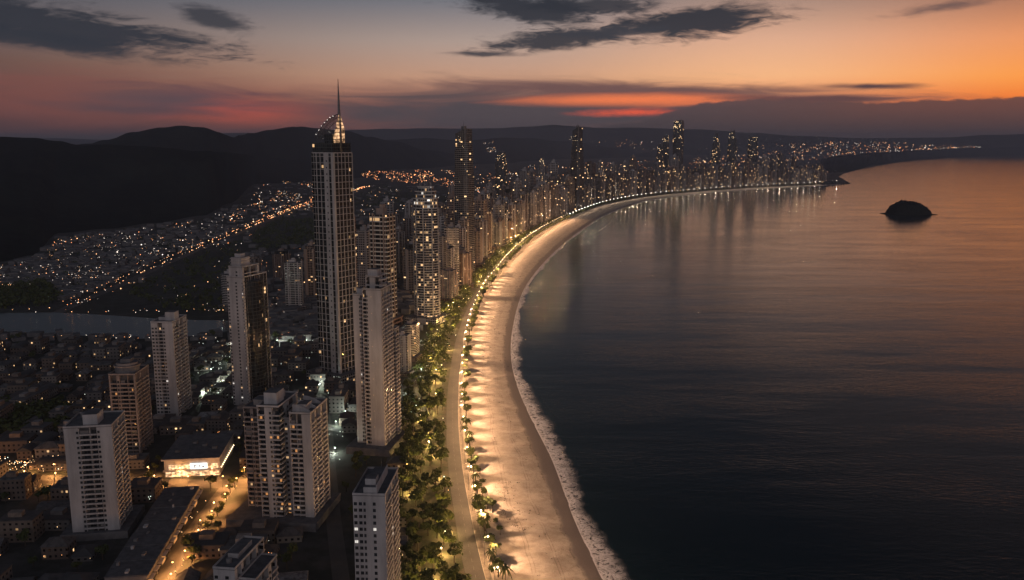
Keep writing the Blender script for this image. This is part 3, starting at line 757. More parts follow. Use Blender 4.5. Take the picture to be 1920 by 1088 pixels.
# beige tower with the drum on its roof
w, d, rz = 19, 26, 2; o, p = corner((264, 852), w, d, rz); h = hgt(p, 704)
t2 = Tower('apartment_tower', 'beige balcony tower with a dark round drum on top, behind the broad pale slab', o, R(rz)); keep(o, rz, 0, w, 0, d)
MAT['beige'] = plain('beige_render', (0.35, 0.30, 0.275), (0.24, 0.205, 0.19), 0.2, sc=(1, 1, .3))
t2.volume(0, w, 0, d, h, BY('W1 B4 N2 B5 B4 W1'), BY('B4 B4 N2 B4 B4 B4 W1'), MAT['beige'], lit=0.07, litk=('amber', 'warm', 'amber'), side=FAC['beige'])
mb = MB(); ring = lambda r, n=28, a0=0, a1=2 * math.pi: [(9.5 + r * math.cos(a0 + (a1 - a0) * i / n), 11 + r * .95 * math.sin(a0 + (a1 - a0) * i / n)) for i in range(n)]
mb.prism(ring(8.6), h, h + 5.0, 0, 1); mb.obj('drum', [MAT['conc_dark'], MAT['roof']], t2.root)
mb = MB(); mb.prism(ring(9.3), h + 5.0, h + 5.9, 0, 1, bottom=True); mb.prism(ring(7.6), h + 5.9, h + 7.6, 0, 1); mb.obj('drum_roof', [MAT['beige'], MAT['roof']], t2.root)
t2.block('roof_housing', 6, 13, 8, 15, h + 7.6, h + 10.2, [MAT['conc_dark'], MAT['roof']], 1); t2.flush({'window': 'windows', 'balcony': 'balconies'})

# plain white tower before the river
w, d, rz = 18, 30, -1; o, p = corner((335, 783), w, d, rz); h = hgt(p, 606)
t3 = Tower('apartment_tower', 'slim pale tower with square roof box standing near the river end', o, R(rz)); keep(o, rz, 0, w, 0, d)
t3.volume(0, w, 0, d, h, BY('N2.4 N2.4 B3.4 N2.0 W5.5'), BY('W.8 N2 N2 B4 N2 B4 N2 N2 W1'), MAT['conc'], lit=0.02)
t3.block('roof_housing', 9, 17, 8, 17, h, h + 7.5, [MAT['conc'], MAT['roof']], 1)
t3.block('lift_room', 3, 9, 9, 15, h, h + 3.2, [MAT['conc'], MAT['roof']], 1); tank(t3, 5, 24, h + .35); t3.flush({'window': 'windows', 'balcony': 'balconies'})

# dark glass tower with a white blade
w, d, rz = 17, 33, -21; o, p = corner((468, 763), w, d, rz); h = hgt(p, 522)
t4 = Tower('apartment_tower', 'dark glass tower with a white vertical stripe and stepped white crown', o, R(rz)); keep(o, rz, 0, w, 0, d)
t4.volume(0, w, 0, d, h, BY('N1.4 W3.6 N1.5 W2.6 N.9'), BY('G4 G5 B5 G5 B5 G4'), MAT['conc'], lit=0.05, side=FAC['grey'], rail=MAT['glass_rail'])
t4.volume(1.5, w - 1.2, 1.5, d - 9, h * .075, BY('W3 N2 W2'), BY('W1 B4 B4 W1'), MAT['conc'], z0=h, lit=.0, wallname='crown_wall')
hz = h * 1.075
t4.block('crown', 3.0, w - 3.5, 3.5, 15, hz, hz + 8.5, [MAT['conc'], MAT['roof']], 1)
mb = MB()
for k in range(3): mb.box(2.4, w - 2.9, 2.9, 15.6, hz + 2.2 + 2.5 * k, hz + 2.8 + 2.5 * k, bottom=True)
mb.obj('crown_louvre', MAT['conc'], t4.root)
t4.block('roof_housing', 5, 11, 6, 12, hz + 8.5, hz + 11.5, [MAT['conc'], MAT['roof']], 1); mast(t4, 9, 9, hz + 11.5, 5); t4.flush({'window': 'windows', 'balcony': 'balconies', 'floor_band': 'floor_bands'})
# curved glass bow on the seaward side
mb = MB(); bow = [(w - .3, 8 + 22 * i / 14) for i in (0,)]
P_ = [(w - .4, 6)] + [(w - .2 + 4.2 * math.sin(math.pi * i / 12) ** .7, 6 + 21 * i / 12) for i in range(1, 12)] + [(w - .4, 27)]
mb.prism(P_, 0, h - 4, 0, 1); mb.obj('glass_bow', [FAC['glass'], MAT['roof']], t4.root)

# cluster of stepped wings in the lower middle
w, d, rz = 40, 34, -7; o, p = corner((590, 985), w, d, rz); h = hgt(p, 778)
t5 = Tower('apartment_tower', 'stepped cluster of apartment wings with amber lights along its middle recess', o, R(rz)); keep(o, rz, -8, w, 0, d)
lk = ('amber', 'amber', 'warm')
t5.volume(27, 40, 0, 30, h, BY('B4 B3 W5'), BY('B4 N1.6 B4 N1.6 B4 W1'), MAT['conc'], lit=0.07, litk=lk, side=FAC['white'])
t5.volume(8.5, 22, -3, 27, h + 4.5, BY('B4.5 W2.5 N2 B4.5'), BY('B4 N1.6 B4 W1'), MAT['conc'], lit=0.13, litk=lk, wallname='wall', side=FAC['white'])
t5.volume(-6, 8.3, 10, 34, h - 1.0, BY('B4 N1.5 B4.5 B3'), BY('W2 B3'), MAT['beige'], lit=0.10, litk=lk, side=FAC['beige'])
t5.volume(21.8, 27.2, 4.5, 26, h - 5, BY('N2.4 W.6 N2.4'), None, MAT['conc'], lit=0.35, litk=lk, side=FAC['grey'])
t5.block('roof_housing', 11, 19, 2, 13, h + 4.5, h + 12, [MAT['conc'], MAT['roof']], 1)
t5.block('lift_room', 12, 17, 14, 20, h + 4.5, h + 9, [MAT['conc'], MAT['roof']], 1)
t5.block('roof_housing', 30, 36, 5, 14, h, h + 4.6, [MAT['conc'], MAT['roof']], 1)
t5.block('roof_housing', -2, 5, 16, 24, h - 1, h + 3, [MAT['beige'], MAT['roof']], 1)
for yy in (3, 12, 21):                                # tilted sail fins on the right wing's roof
    mb = MB()
    pr_ = [(0, 0), (11, 0), (11, 1.2)] + [(11 - 11 * k / 8, 1.2 + 3.6 * math.sin(math.pi / 2 * k / 8)) for k in range(1, 9)]
    b0 = len(mb.v)
    for dy in (0, .35): mb.v += [(28 + a, yy + dy, h + .35 + b_) for a, b_ in pr_]
    k_ = len(pr_)
    for i in range(k_):
        j = (i + 1) % k_; mb.f.append((b0 + i, b0 + j, b0 + k_ + j, b0 + k_ + i)); mb.m.append(0); mb.uv.append([(0, 0)] * 4)
    mb.f.append(tuple(b0 + i for i in reversed(range(k_)))); mb.m.append(0); mb.uv.append([(0, 0)] * k_)
    mb.f.append(tuple(b0 + k_ + i for i in range(k_))); mb.m.append(0); mb.uv.append([(0, 0)] * k_)
    mb.obj('roof_sail', MAT['conc'], t5.root)
t5.block('podium', -12, w + 4, -9, d + 4, 0, 5, [MAT['conc_dark'], MAT['roof']], 1)
tank(t5, 4, 27, h - .6); mast(t5, 15, 8, h + 12, 6); t5.flush({'window': 'windows', 'balcony': 'balconies'})

# the tall tower with the spire
w, d, rz = 27, 27, -31; o, p = corner((639, 718), w, d, rz); h = hgt(p, 287)
t6 = Tower('skyscraper', 'tallest dark tower with white window grid, glowing crown and needle spire', o, R(rz)); keep(o, rz, 0, w, 0, d, 8)
t6.volume(0, w, 0, d, h, BY('G4 W.4 G3 W.4 G3 W1.6 N1.5 W1.0 G2.2 W1.8'), BY('W1.6 G3 W.35 G3 W.35 G3 W.35 G3 W.35 G3 W.6'), MAT['conc'], fl=6.0, lit=0.012, side=FAC['glass'], litk=('cool', 'warm'), roof=False)
mb = MB(); mb.box(1.0, w - 1.0, 1.0, d - 1.0, h, h + 9, 0, 1); mb.obj('upper_setback', [FAC['glass'], MAT['roof']], t6.root)
t6.block('setback_slab', .2, w - .2, .2, d - .2, h - .5, h + .5, [MAT['conc'], MAT['roof']], 1)
MAT['goldglow'] = glow('gold_lit_crown', (1.0, 0.60, 0.30), 0.75)
m, t, b = newmat('lit_crown_panel'); MAT['crown'] = m; m.cycles.emission_sampling = 'NONE'
cu = nd(t, 'ShaderNodeTexCoord'); cs = nd(t, 'ShaderNodeSeparateXYZ', inp={0: cu.outputs['Object']})
ln = M(t, 'MULTIPLY', M(t, 'GREATER_THAN', M(t, 'FRACT', M(t, 'DIVIDE', cs.outputs[2], 3.3)), 0.22), M(t, 'GREATER_THAN', M(t, 'FRACT', M(t, 'DIVIDE', M(t, 'ADD', cs.outputs[0], cs.outputs[1]), 1.9)), 0.25))
cn = SM(t, noise(t, 0.16, 4, 0.7), 0.36, 0.66)
b.inputs['Base Color'].default_value = (0.25, 0.18, 0.12, 1); b.inputs['Emission Color'].default_value = (1.0, 0.58, 0.30, 1)
t.links.new(M(t, 'MULTIPLY', M(t, 'MULTIPLY', ln, cn), 2.0), b.inputs['Emission Strength'])
hs = hgt(p, 216)                                      # height of the crown's tip
mb = MB()                                             # pair of tapering blades either side of the spire
for (x0, y0, x1, y1, top0, top1) in ((w - 1.2, 4.0, w - 1.2, 7.4, .42, .66), (w - 1.2, 7.6, w - 1.2, 11.4, .72, 1.0), (w - 1.2, 14.2, w - 1.2, 18.5, .96, .62)):
    z0_ = h + .5; q = [(x0, y0), (x1, y1)]; nx, ny = (0, .6) if y0 == y1 else (-.6, 0)
    for k in range(4):
        f0, f1 = k / 4, (k + 1) / 4; xa, ya, xb, yb = x0 + (x1 - x0) * f0, y0 + (y1 - y0) * f0, x0 + (x1 - x0) * f1, y0 + (y1 - y0) * f1
        za = z0_ + (hs - h) * (top0 + (top1 - top0) * f0); zb = z0_ + (hs - h) * (top0 + (top1 - top0) * f1)
        b0 = len(mb.v); mb.v += [(xa, ya, z0_), (xb, yb, z0_), (xb, yb, zb), (xa, ya, za), (xa + nx, ya + ny, z0_), (xb + nx, yb + ny, z0_), (xb + nx, yb + ny, zb), (xa + nx, ya + ny, za)]
        for f in ((0, 1, 2, 3), (5, 4, 7, 6), (3, 2, 6, 7), (0, 3, 7, 4), (1, 5, 6, 2)): mb.f.append(tuple(b0 + i for i in f)); mb.m.append(0); mb.uv.append([(0, 0)] * 4)
mb.obj('crown_blade', MAT['crown'], t6.root)
mb = MB(); A_ = Vector((2.5, 3.5, h + 15)); B_ = Vector((w - 2.8, 11.5, hs + 1))
arc = [A_.lerp(B_, k / 16) + Vector((0, 0, 4.0 * math.sin(math.pi * k / 16) ** 1.0)) for k in range(17)]
mb.tube(arc, [.42] * 17, 5)
for off in (5.0, 10.0):
    mb.tube([v + Vector((0, off * .7, -2.0 * off / 5)) for v in arc[:15]], [.32] * 15, 5)
for k in range(0, 15):
    v = arc[k]; mb.tube([v, v + Vector((0, 7, -4))], [.24, .24], 4); mb.tube([(v.x, v.y, h + 8.8), v], [.2, .2], 4)
    if k: mb.tube([arc[k - 1], v + Vector((0, 3.5, -2))], [.18, .18], 4)
mb.obj('crown_lattice', MAT['metal'], t6.root)
mb = MB()
for k in range(1, 15):
    v = arc[k]
    if k % 2: mb.octa(v + Vector((0, -.5, 0)), .2)
    if k % 2: mb.octa(v + Vector((0, 4, -6 - random.random() * 5)), .3)
    if k % 3 == 0: mb.octa(v + Vector((1, 1, -10 - random.random() * 6)), .3)
mb.obj('crown_light', MAT['bulb_white'], t6.root)['kind'] = 'stuff'
sx0, sy0 = w - 2.2, 12.8; sp = hgt(p, 146)
mb = MB(); mb.tube([(sx0, sy0, h), (sx0, sy0, h + 20), (sx0, sy0, hs + 2), (sx0, sy0, hs + 16), (sx0, sy0, sp)], [1.9, 1.7, 1.25, .85, .18], 10); mb.obj('spire', MAT['metal'], t6.root, smooth=True)
mb = MB(); mb.box(w - 14, w - 4.2, 4.6, 20, h + 9, h + 17, 0, 1); mb.obj('lantern', [FAC['glass'], MAT['roof']], t6.root)
t6.block('podium', -10, w + 8, -8, d + 10, 0, 9, [FAC['grey'], MAT['roof']], 1)
t6.flush({'window': 'windows', 'balcony': 'balconies', 'floor_band': 'floor_bands'})

# white tower with a blank gable next to the trees
w, d, rz = 23, 25, -11; o, p = corner((722, 850), w, d, rz); h = hgt(p, 545)
t7 = Tower('apartment_tower', 'tall white tower with blank gable and balconies beside the promenade trees', o, R(rz)); keep(o, rz, 0, w, 0, d)
t7.volume(8.5, w, 0, d, h, BY('B3.2 N1.2 W10'), BY('B3.4 N1.4 B3.4 N1.4 B3.4 B3.4'), MAT['conc'], lit=0.03, side=FAC['white'])
t7.volume(0, 8.3, 4, d - 2, h - 5, BY('W4.6 N1.4 B3'), None, MAT['conc'], lit=0.03, side=FAC['white'])
t7.volume(10.5, w - 2.5, 3, 17, 9, BY('B3 W4 B3'), BY('B4 W2 B4'), MAT['conc'], z0=h, lit=0.0, wallname='penthouse')
t7.block('roof_housing', 11.5, 19, 5, 13, h + 9, h + 14.5, [MAT['conc'], MAT['roof']], 1)
t7.block('roof_housing', 1.5, 6.5, 8, 16, h - 5, h - .5, [MAT['conc'], MAT['roof']], 1)
t7.volume(14, w + 1.5, d + .3, d + 9, h * .72, None, BY('B3 B3'), MAT['conc'], lit=.02, side=FAC['white'])
mb = MB()
for zz in (h + 2, h + 6.5): mb.prism([(w - 2.4 + 3.2 * math.sin(math.pi * i / 10), 3 + 14 * i / 10) for i in range(11)], zz, zz + .9, 0, bottom=True)
mb.obj('curved_terrace', MAT['conc'], t7.root)
for k in range(0, 26, 3):
    mb = MB(); mb.octa((15.5, -.2, 20 + k * 4.1), .30)
    mb.obj('wall_lamp', MAT['litwarm'], t7.root)
t7.block('podium', -5, w + 6, -7, d + 12, 0, 5.5, [MAT['conc_dark'], MAT['roof']], 1); tank(t7, 20, 20, h + .35)
t7.flush({'window': 'windows', 'balcony': 'balconies'})

# pale tower cut by the bottom edge
w, d, rz = 14.5, 31, -3; p0 = G(722, 931, 76); o = Vector((p0.x - w * math.cos(R(rz)), p0.y - w * math.sin(R(rz)), LZ)); h = 76 - LZ
t8 = Tower('apartment_tower', 'narrow pale tower seen from above at the bottom edge, long grey roof box', o, R(rz)); keep(o, rz, 0, w, 0, d)
t8.volume(0, w, 0, d, h, BY('N1.7 N1.7 N1.1 W2 N1.5 W3'), BY('B4 B4 N1.4 B4 B4'), MAT['conc'], lit=0.035, litk=('cool', 'warm'), side=FAC['white'])
t8.block('roof_housing', 4.6, 10.2, 1.2, 26, h, h + 3.6, [MAT['conc'], MAT['roof']], 1)
t8.block('lift_room', 4.8, 9.6, 4, 10, h + 3.6, h + 6.4, [MAT['conc'], MAT['roof']], 1)
mb = MB(); mb.box(10.25, 10.6, 1.0, 26.2, h, h + 4.6); mb.obj('roof_screen', MAT['conc'], t8.root); mast(t8, 8, 24, h + 3.6, 5)
t8.flush({'window': 'windows', 'balcony': 'balconies'})
w, d, rz = 10, 30, -8; p0 = G(440, 1070, 46); o = Vector((p0.x - w * math.cos(R(rz)), p0.y - w * math.sin(R(rz)), LZ)); h = 46 - LZ
t9 = Tower('apartment_block', 'grey block with parapet roof cut by the bottom edge, left of the narrow pale tower', o, R(rz), 'apartment block'); keep(o, rz, 0, w + 8, 0, d)
t9.volume(0, w, 0, d, h, BY('N2 W2 N2 W2'), BY('B4 N1.4 B4 B4 N1.4 B4'), MAT['conc'], lit=0.02)
t9.volume(w + .2, w + 8, 3, d - 4, h - 6, BY('B4 W1'), BY('B4 B4 N2 B4'), MAT['conc'], lit=0.04)
t9.block('roof_housing', 2, 7, 10, 24, h, h + 2.6, [MAT['conc'], MAT['roof']], 1); tank(t9, 4.5, 6, h + .35, 1.3, 1.8)
t9.flush({'window': 'windows', 'balcony': 'balconies'})

# round tower with ring balconies
def rot_pts(n, rx, ry, a0=0): return [(rx * math.cos(2 * math.pi * i / n + a0), ry * math.sin(2 * math.pi * i / n + a0)) for i in range(n)]
c0 = G(800, 606, LZ); o = Vector((c0.x, c0.y + 14, LZ)); h = hgt(c0, 392)
t10 = Tower('apartment_tower', 'round white tower ringed with balconies and a bright stepped top', o, R(-20)); KEEP.append((o, 0, -24, 24, -24, 24))
def ring_tower(tw, r, ry, z0, z1, fl, core, railm, wallm, n=26, fins=9, a0=0.0, over=1.5):
    mb = MB(); mb.prism(rot_pts(n, r - over, ry - over), z0, z1, 0, 1); 
    for k in range(fins):
        a = 2 * math.pi * k / fins + a0; c, s_ = math.cos(a), math.sin(a)
        q = [(c * (r - over - .2) - s_ * .35, s_ * (ry - over - .2) + c * .35), (c * (r - over - .2) + s_ * .35, s_ * (ry - over - .2) - c * .35), (c * (r + .1) + s_ * .35, s_ * (ry + .1) - c * .35), (c * (r + .1) - s_ * .35, s_ * (ry + .1) + c * .35)]
        mb.prism(q, z0, z1, 2)
    mb.obj('wall', [core, MAT['roof'], wallm], tw.root)
    P0 = rot_pts(n, r, ry); P1 = rot_pts(n, r - .16, ry - .16); P2 = rot_pts(n, r - over - .1, ry - over - .1); mb = MB()
    rings = [(P0, -.15), (P0, .62), (P1, .62), (P1, .13), (P2, .13), (P2, -.15)]
    mb.v = [(x, y, z) for P, z in rings for x, y in P]
    for a in range(6):
        b_ = (a + 1) % 6
        for i in range(n): j = (i + 1) % n; mb.f.append((a * n + i, a * n + j, b_ * n + j, b_ * n + i)); mb.m.append(0); mb.uv.append([(0, 0)] * 4)
    me_ = mb.mesh('balcony', railm); k = 1
    while z0 + k * fl < z1: addobj('balcony', me_, tw.root, (0, 0, z0 + k * fl)); k += 1
FAC['ringcore'] = facade('ring_tower_glazing', (0.10, 0.10, 0.10), (0.018, 0.02, 0.024), 3.3, 3.2, (0.08, 0.92), (0.08, 0.92), 0.14, 0.8, warm=0.2)
ring_tower(t10, 17.5, 15.5, 0, h, 3.2, FAC['ringcore'], MAT['conc'], MAT['conc'])
FAC['ringtop'] = facade('ring_tower_top', (0.46, 0.46, 0.48), (0.03, 0.034, 0.04), 4.2, 4.2, (0.06, 0.94), (0.2, 0.9), 0.22, 0.8, warm=0.15)
for k, (rr_, z0_, z1_) in enumerate(((16, h, h + 13), (13.5, h + 13, h + 22), (10.5, h + 22, h + 28))):
    mb = MB(); mb.prism(rot_pts(24, rr_, rr_ * .88), z0_ + .02, z1_, 0, 1); mb.prism(rot_pts(24, rr_ + .9, rr_ * .88 + .9), z1_ - 1, z1_ + .3, 2, 1, bottom=True)
    mb.obj('crown_tier', [FAC['ringtop'], MAT['roof'], MAT['conc']], t10.root)
mb = MB()
for k in range(10): mb.tube([(8 * math.cos(k), 7 * math.sin(k), h + 28), (8 * math.cos(k), 7 * math.sin(k), h + 31 + k % 3)], [.3, .3], 4)
mb.obj('roof_mast', MAT['conc'], t10.root)['kind'] = 'stuff'
t10.block('podium', -22, 22, -22, 20, 0, 8, [FAC['grey'], MAT['roof']], 1)

# ------------------------------------------------------------------ middle and far towers: a few kinds, copied along the bay
def proto(kind, w, d, h, fac, fins=2, steps=0, tiers=(), rounded=False, cap='conc', podium=True):
    root = empty('apartment_tower')
    mb = MB()
    if rounded:
        P = [(-w / 2, d / 2), (-w / 2, -d * .15)] + [(-w / 2 * math.cos(math.pi * i / 10), -d * .15 - d * .35 * math.sin(math.pi * i / 10)) for i in range(1, 10)] + [(w / 2, -d * .15), (w / 2, d / 2)]
    elif steps:
        k = w * .22
        P = [(-w / 2, -d / 2 + k), (-w / 2 + k, -d / 2 + k), (-w / 2 + k, -d / 2), (w / 2 - k, -d / 2), (w / 2 - k, -d / 2 + k), (w / 2, -d / 2 + k), (w / 2, d / 2 - k), (w / 2 - k, d / 2 - k), (w / 2 - k, d / 2), (-w / 2 + k, d / 2), (-w / 2 + k, d / 2 - k), (-w / 2, d / 2 - k)]
    else: P = [(-w / 2, -d / 2), (w / 2, -d / 2), (w / 2, d / 2), (-w / 2, d / 2)]
    mb.prism(P, 0, h, 0, 1)
    mb.obj('wall', [fac, MAT['roof']], root)
    z = h
    for (f, dz, fc) in tiers:
        mb = MB(); mb.prism([(x * f, y * f) for x, y in P], z + .02, z + dz, 0, 1); mb.obj('upper_tier', [fc, MAT['roof']], root); z += dz
    f = .42 * (tiers[-1][0] if tiers else 1)
    mb = MB(); mb.box(-w * f * .6, w * f * .4, -d * f * .5, d * f * .6, z, z + 4.5, 0, 1); mb.box(-w * f * .2, w * f * .3, -d * f * .3, d * f * .3, z + 4.5, z + 7, 0, 1)
    mb.obj('roof_housing', [MAT[cap], MAT['roof']], root)
    if fins:
        mb = MB()
        for k in range(fins):
            x = -w * .3 + w * .6 * k / max(1, fins - 1)
            y0 = min(y for _, y in P)
            mb.box(x - .7, x + .7, y0 - .7, y0 + 1.2 + (d * .3 if rounded else 0), 0, h + 1.2, 0)
            mb.box(max(a for a, _ in P) - 1, max(a for a, _ in P) + .7, -d * .2 + d * .4 * k - .6, -d * .2 + d * .4 * k + .6, 0, h + 1.2, 0)
        mb.obj('fin', MAT[cap], root)
    if podium:
        mb = MB(); mb.box(-w * .75, w * .75, -d * .8, d * .7, 0, 7, 0, 1); mb.obj('podium', [FAC['brown'], MAT['roof']], root)
    root['w'] = w; root['h'] = z
    for k in ('w', 'h'): pass
    return root
def strip_props(o):
    for k in ('w', 'h'):
        if k in o: del o[k]
F_ = FAC
NEARK = [proto('a', 22, 20, 80, F_['strip'], 2), proto('b', 18, 24, 90, F_['beige'], 2, steps=1, tiers=((.8, 6, F_['beige']),)), proto('c', 24, 18, 70, F_['grey'], 3),
         proto('d', 20, 20, 85, F_['brown'], 2, rounded=True), proto('e', 17, 22, 95, F_['grey'], 2, steps=1), proto('f', 22, 22, 78, F_['beige'], 2, tiers=((.75, 9, F_['glass']),)),
         proto('g', 20, 26, 62, F_['strip'], 0, rounded=True), proto('h', 19, 19, 88, F_['white'], 2)]
FARK = [proto('a', 26, 24, 85, F_['far'], 2, podium=False), proto('b', 22, 28, 95, F_['far'], 0, steps=1, tiers=((.75, 8, F_['far']),), podium=False), proto('c', 30, 22, 75, F_['far'], 2, podium=False),
        proto('d', 26, 26, 100, F_['fardark'], 0, rounded=True, cap='conc_dark', podium=False), proto('e', 24, 24, 90, F_['fardark'], 2, tiers=((.7, 10, F_['far']),), cap='conc_dark', podium=False)]
PROTO_SET = NEARK + FARK
TINTS = [('pale', (1.0, .98, .97)), ('grey', (.72, .72, .74)), ('tan', (.86, .72, .62)), ('dim', (.55, .53, .53)), ('off-white', (1.1, 1.06, 1.03)), ('brownish', (.68, .55, .48))]
SHAPE = {0: 'balcony-strip slab tower', 1: 'notched tower', 2: 'broad slab tower', 3: 'round-fronted tower', 4: 'slim notched tower', 5: 'glass-topped tower', 6: 'squat round-fronted tower', 7: 'square tower',
         8: 'slab tower', 9: 'notched tower', 10: 'broad tower', 11: 'dark round tower', 12: 'two-tier dark tower'}
ORD = ['first', 'second', 'third', 'fourth', 'fifth', 'sixth', 'seventh', 'eighth', 'ninth', 'tenth', 'eleventh', 'twelfth', '13th', '14th', '15th', '16th', '17th', '18th', '19th', '20th']
def place(pi, pos, rz, h, tint, scale=1.0, label=None, group=None):
    src = PROTO_SET[pi]; o = copy_tree(src)
    o.location = pos; o.rotation_euler = (0, 0, rz); sc = h / src['h']; o.scale = (scale, scale, sc)
    strip_props(o)
    tag(o, label, 'tower', group)
    for c in CHILD.get(o.name, []):
        c.color = tint + (1.0,)
    return o
MATROOT = []
rng = random.Random(21)
# hand-placed middle towers (photo base point, roofline row, width in metres, prototype, tint, turn, label)
MIDS = [((722, 612), 402, 24, 0, 5, -20, 'brown-grey striped tower close behind the tall white gable tower'),
        ((686, 560), 432, 18, 7, 1, -10, 'slim grey tower right beside the foot of the spired skyscraper'),
        ((756, 702), 628, 13, 2, 1, -10, 'low pinkish block touching the back of the white gable tower'),
        ((772, 672), 606, 13, 6, 3, -12, 'low dim block second behind the white gable tower'),
        ((843, 562), 506, 20, 0, 5, -25, 'squat brown balcony block right of the round white tower'),
        ((868, 538), 474, 22, 3, 2, -25, 'tan round-fronted block at the foot of the slanted dark tower'),
        ((700, 520), 428, 22, 1, 1, 10, 'grey notched tower half hidden behind the brown-grey striped tower'),
        ((655, 600), 540, 24, 2, 3, 0, 'dim low slab at the right foot of the spired skyscraper')]
for (bx, by), ty, wd, pi, ti, tr, lab in MIDS:
    p = G(bx, by, LZ); o = place(pi, p, R(tr), hgt(p, ty), TINTS[ti][1], wd / PROTO_SET[pi]['w'], lab); KEEP.append((p, 0, -wd, wd, -wd, wd))
# landmark towers farther along the beach
def landmark(name_label, base, ty, w, d, rz, fac, tiers, slant=0.0, lights=0, cap='conc_dark'):
    p = G(*base, LZ); h = hgt(p, ty); o = empty('skyscraper', p, R(rz), name_label, 'tower')
    mb = MB(); k = w * .16
    P = [(-w / 2, -d / 2 + k), (-w / 2 + k, -d / 2), (w / 2 - k, -d / 2), (w / 2, -d / 2 + k), (w / 2, d / 2 - k), (w / 2 - k, d / 2), (-w / 2 + k, d / 2), (-w / 2, d / 2 - k)]
    z = 0
    for i, (f, f2) in enumerate(tiers):
        z1 = h * f2; mb = MB(); mb.prism([(x * f, y * f) for x, y in P], z + (.02 if i else 0), z1, 0, 1)
        mb.obj('wall' if i == 0 else 'upper_tier', [fac, MAT['roof']], o); z = z1
    f = tiers[-1][0]
    mb = MB()
    b0 = len(mb.v)
    x0, x1, y0, y1 = -w * f * .42, w * f * .42, -d * f * .4, d * f * .4
    hs_ = [h * 1.0 + slant * .35, h + slant, h + slant * .9, h + slant * .2]
    mb.v += [(x0, y0, z), (x1, y0, z), (x1, y1, z), (x0, y1, z), (x0, y0, hs_[0]), (x1, y0, hs_[1]), (x1, y1, hs_[2]), (x0, y1, hs_[3])]
    for q in ((0, 1, 5, 4), (1, 2, 6, 5), (2, 3, 7, 6), (3, 0, 4, 7), (4, 5, 6, 7)):
        mb.f.append(q); mb.m.append(0); mb.uv.append([(mb.v[i][0] + mb.v[i][1], mb.v[i][2]) for i in q])
    mb.obj('crown', [fac], o)
    mb = MB()
    for (x, y) in ((x1 - 1, y0 + 1), (x0 + 1, y1 - 1)): mb.box(x - 1.4, x + 1.4, y - 1.4, y + 1.4, z, h + slant + 4)
    mb.obj('fin', MAT[cap], o)
    if lights:
        mb = MB(); rg = random.Random(int(w))
        r = 0.00017 * p.y
        for i in range(lights):
            a = rg.random(); zz = h * (0.9 + .1 * rg.random()) if i < lights * .6 else h * rg.random() ** .5
            x = (a - .5) * w * .9
            mb.octa((x, -d / 2 - .8, zz), r)
        mb.obj('facade_light', MAT['bulb_warm'], o)['kind'] = 'stuff'
    mb = MB(); mb.tube([(0, 0, h), (0, 0, h + slant + 12)], [1.2, .3], 5); mb.obj('antenna', MAT['metal'], o)
    KEEP.append((p, 0, -w, w, -d, d)); return o
F_['lm'] = facade('landmark_balcony_facade', (0.25, 0.232, 0.22), (0.010, 0.011, 0.012), 4.4, 3.4, (0.06, 0.94), (0.30, 0.97), 0.045, 1.2, warm=.8)
F_['lm2'] = facade('dark_landmark_facade', (0.13, 0.13, 0.135), (0.008, 0.009, 0.011), 5.0, 3.8, (0.08, 0.92), (0.26, 0.95), 0.03, 2.6, warm=.75)
landmark('dark glass tower with a slanted lit top, tallest along the bright part of the beach', (872, 507), 256, 33, 27, -38, F_['lm'], ((1, .72), (.93, .9), (.84, .955)), 14, 10)
landmark('slim black tower alone near the bend of the beach, narrowing to the top', (1081, 395), 250, 42, 36, -45, F_['lm2'], ((1, .62), (.9, .82), (.76, .95)), 22, 14)
landmark('tallest tower of the far skyline, dotted with warm lights up to the roof', (1269, 354), 228, 46, 44, -30, F_['lm2'], ((1, .9), (.97, .985)), 6, 34)
landmark('dark slim tower just left of the tallest far tower', (1246, 355), 258, 30, 30, -20, F_['lm2'], ((1, .8), (.9, .95)), 10, 6)
landmark('lower dark tower second left of the tallest far tower', (1235, 357), 272, 28, 30, -20, F_['lm2'], ((1, .8), (.85, .95)), 8, 6)
landmark('ragged-topped dark tower, left of the far trio', (1340, 347), 254, 44, 44, -20, F_['lm2'], ((1, .7), (.8, .86), (.5, .97)), 16, 8)
landmark('pointed dark tower in the middle of the far trio', (1370, 345.5), 250, 50, 46, -20, F_['lm2'], ((1, .78), (.86, .9), (.55, .97)), 18, 8)
landmark('blunt-topped wide dark tower, right of the far trio', (1408, 343.5), 258, 58, 50, -10, F_['lm2'], ((1, .84), (.84, .97)), 8, 10)
landmark('shorter dark tower with light-rimmed flat roof behind the slanted dark tower', (940, 400), 287, 34, 30, -20, F_['lm2'], ((1, .85), (.8, .98)), 3, 16)
landmark('thin grey tower with a rounded lit top far behind the beachfront row', (1016, 372), 300, 26, 26, 0, F_['far'], ((1, .85), (.7, .96)), 8, 8)

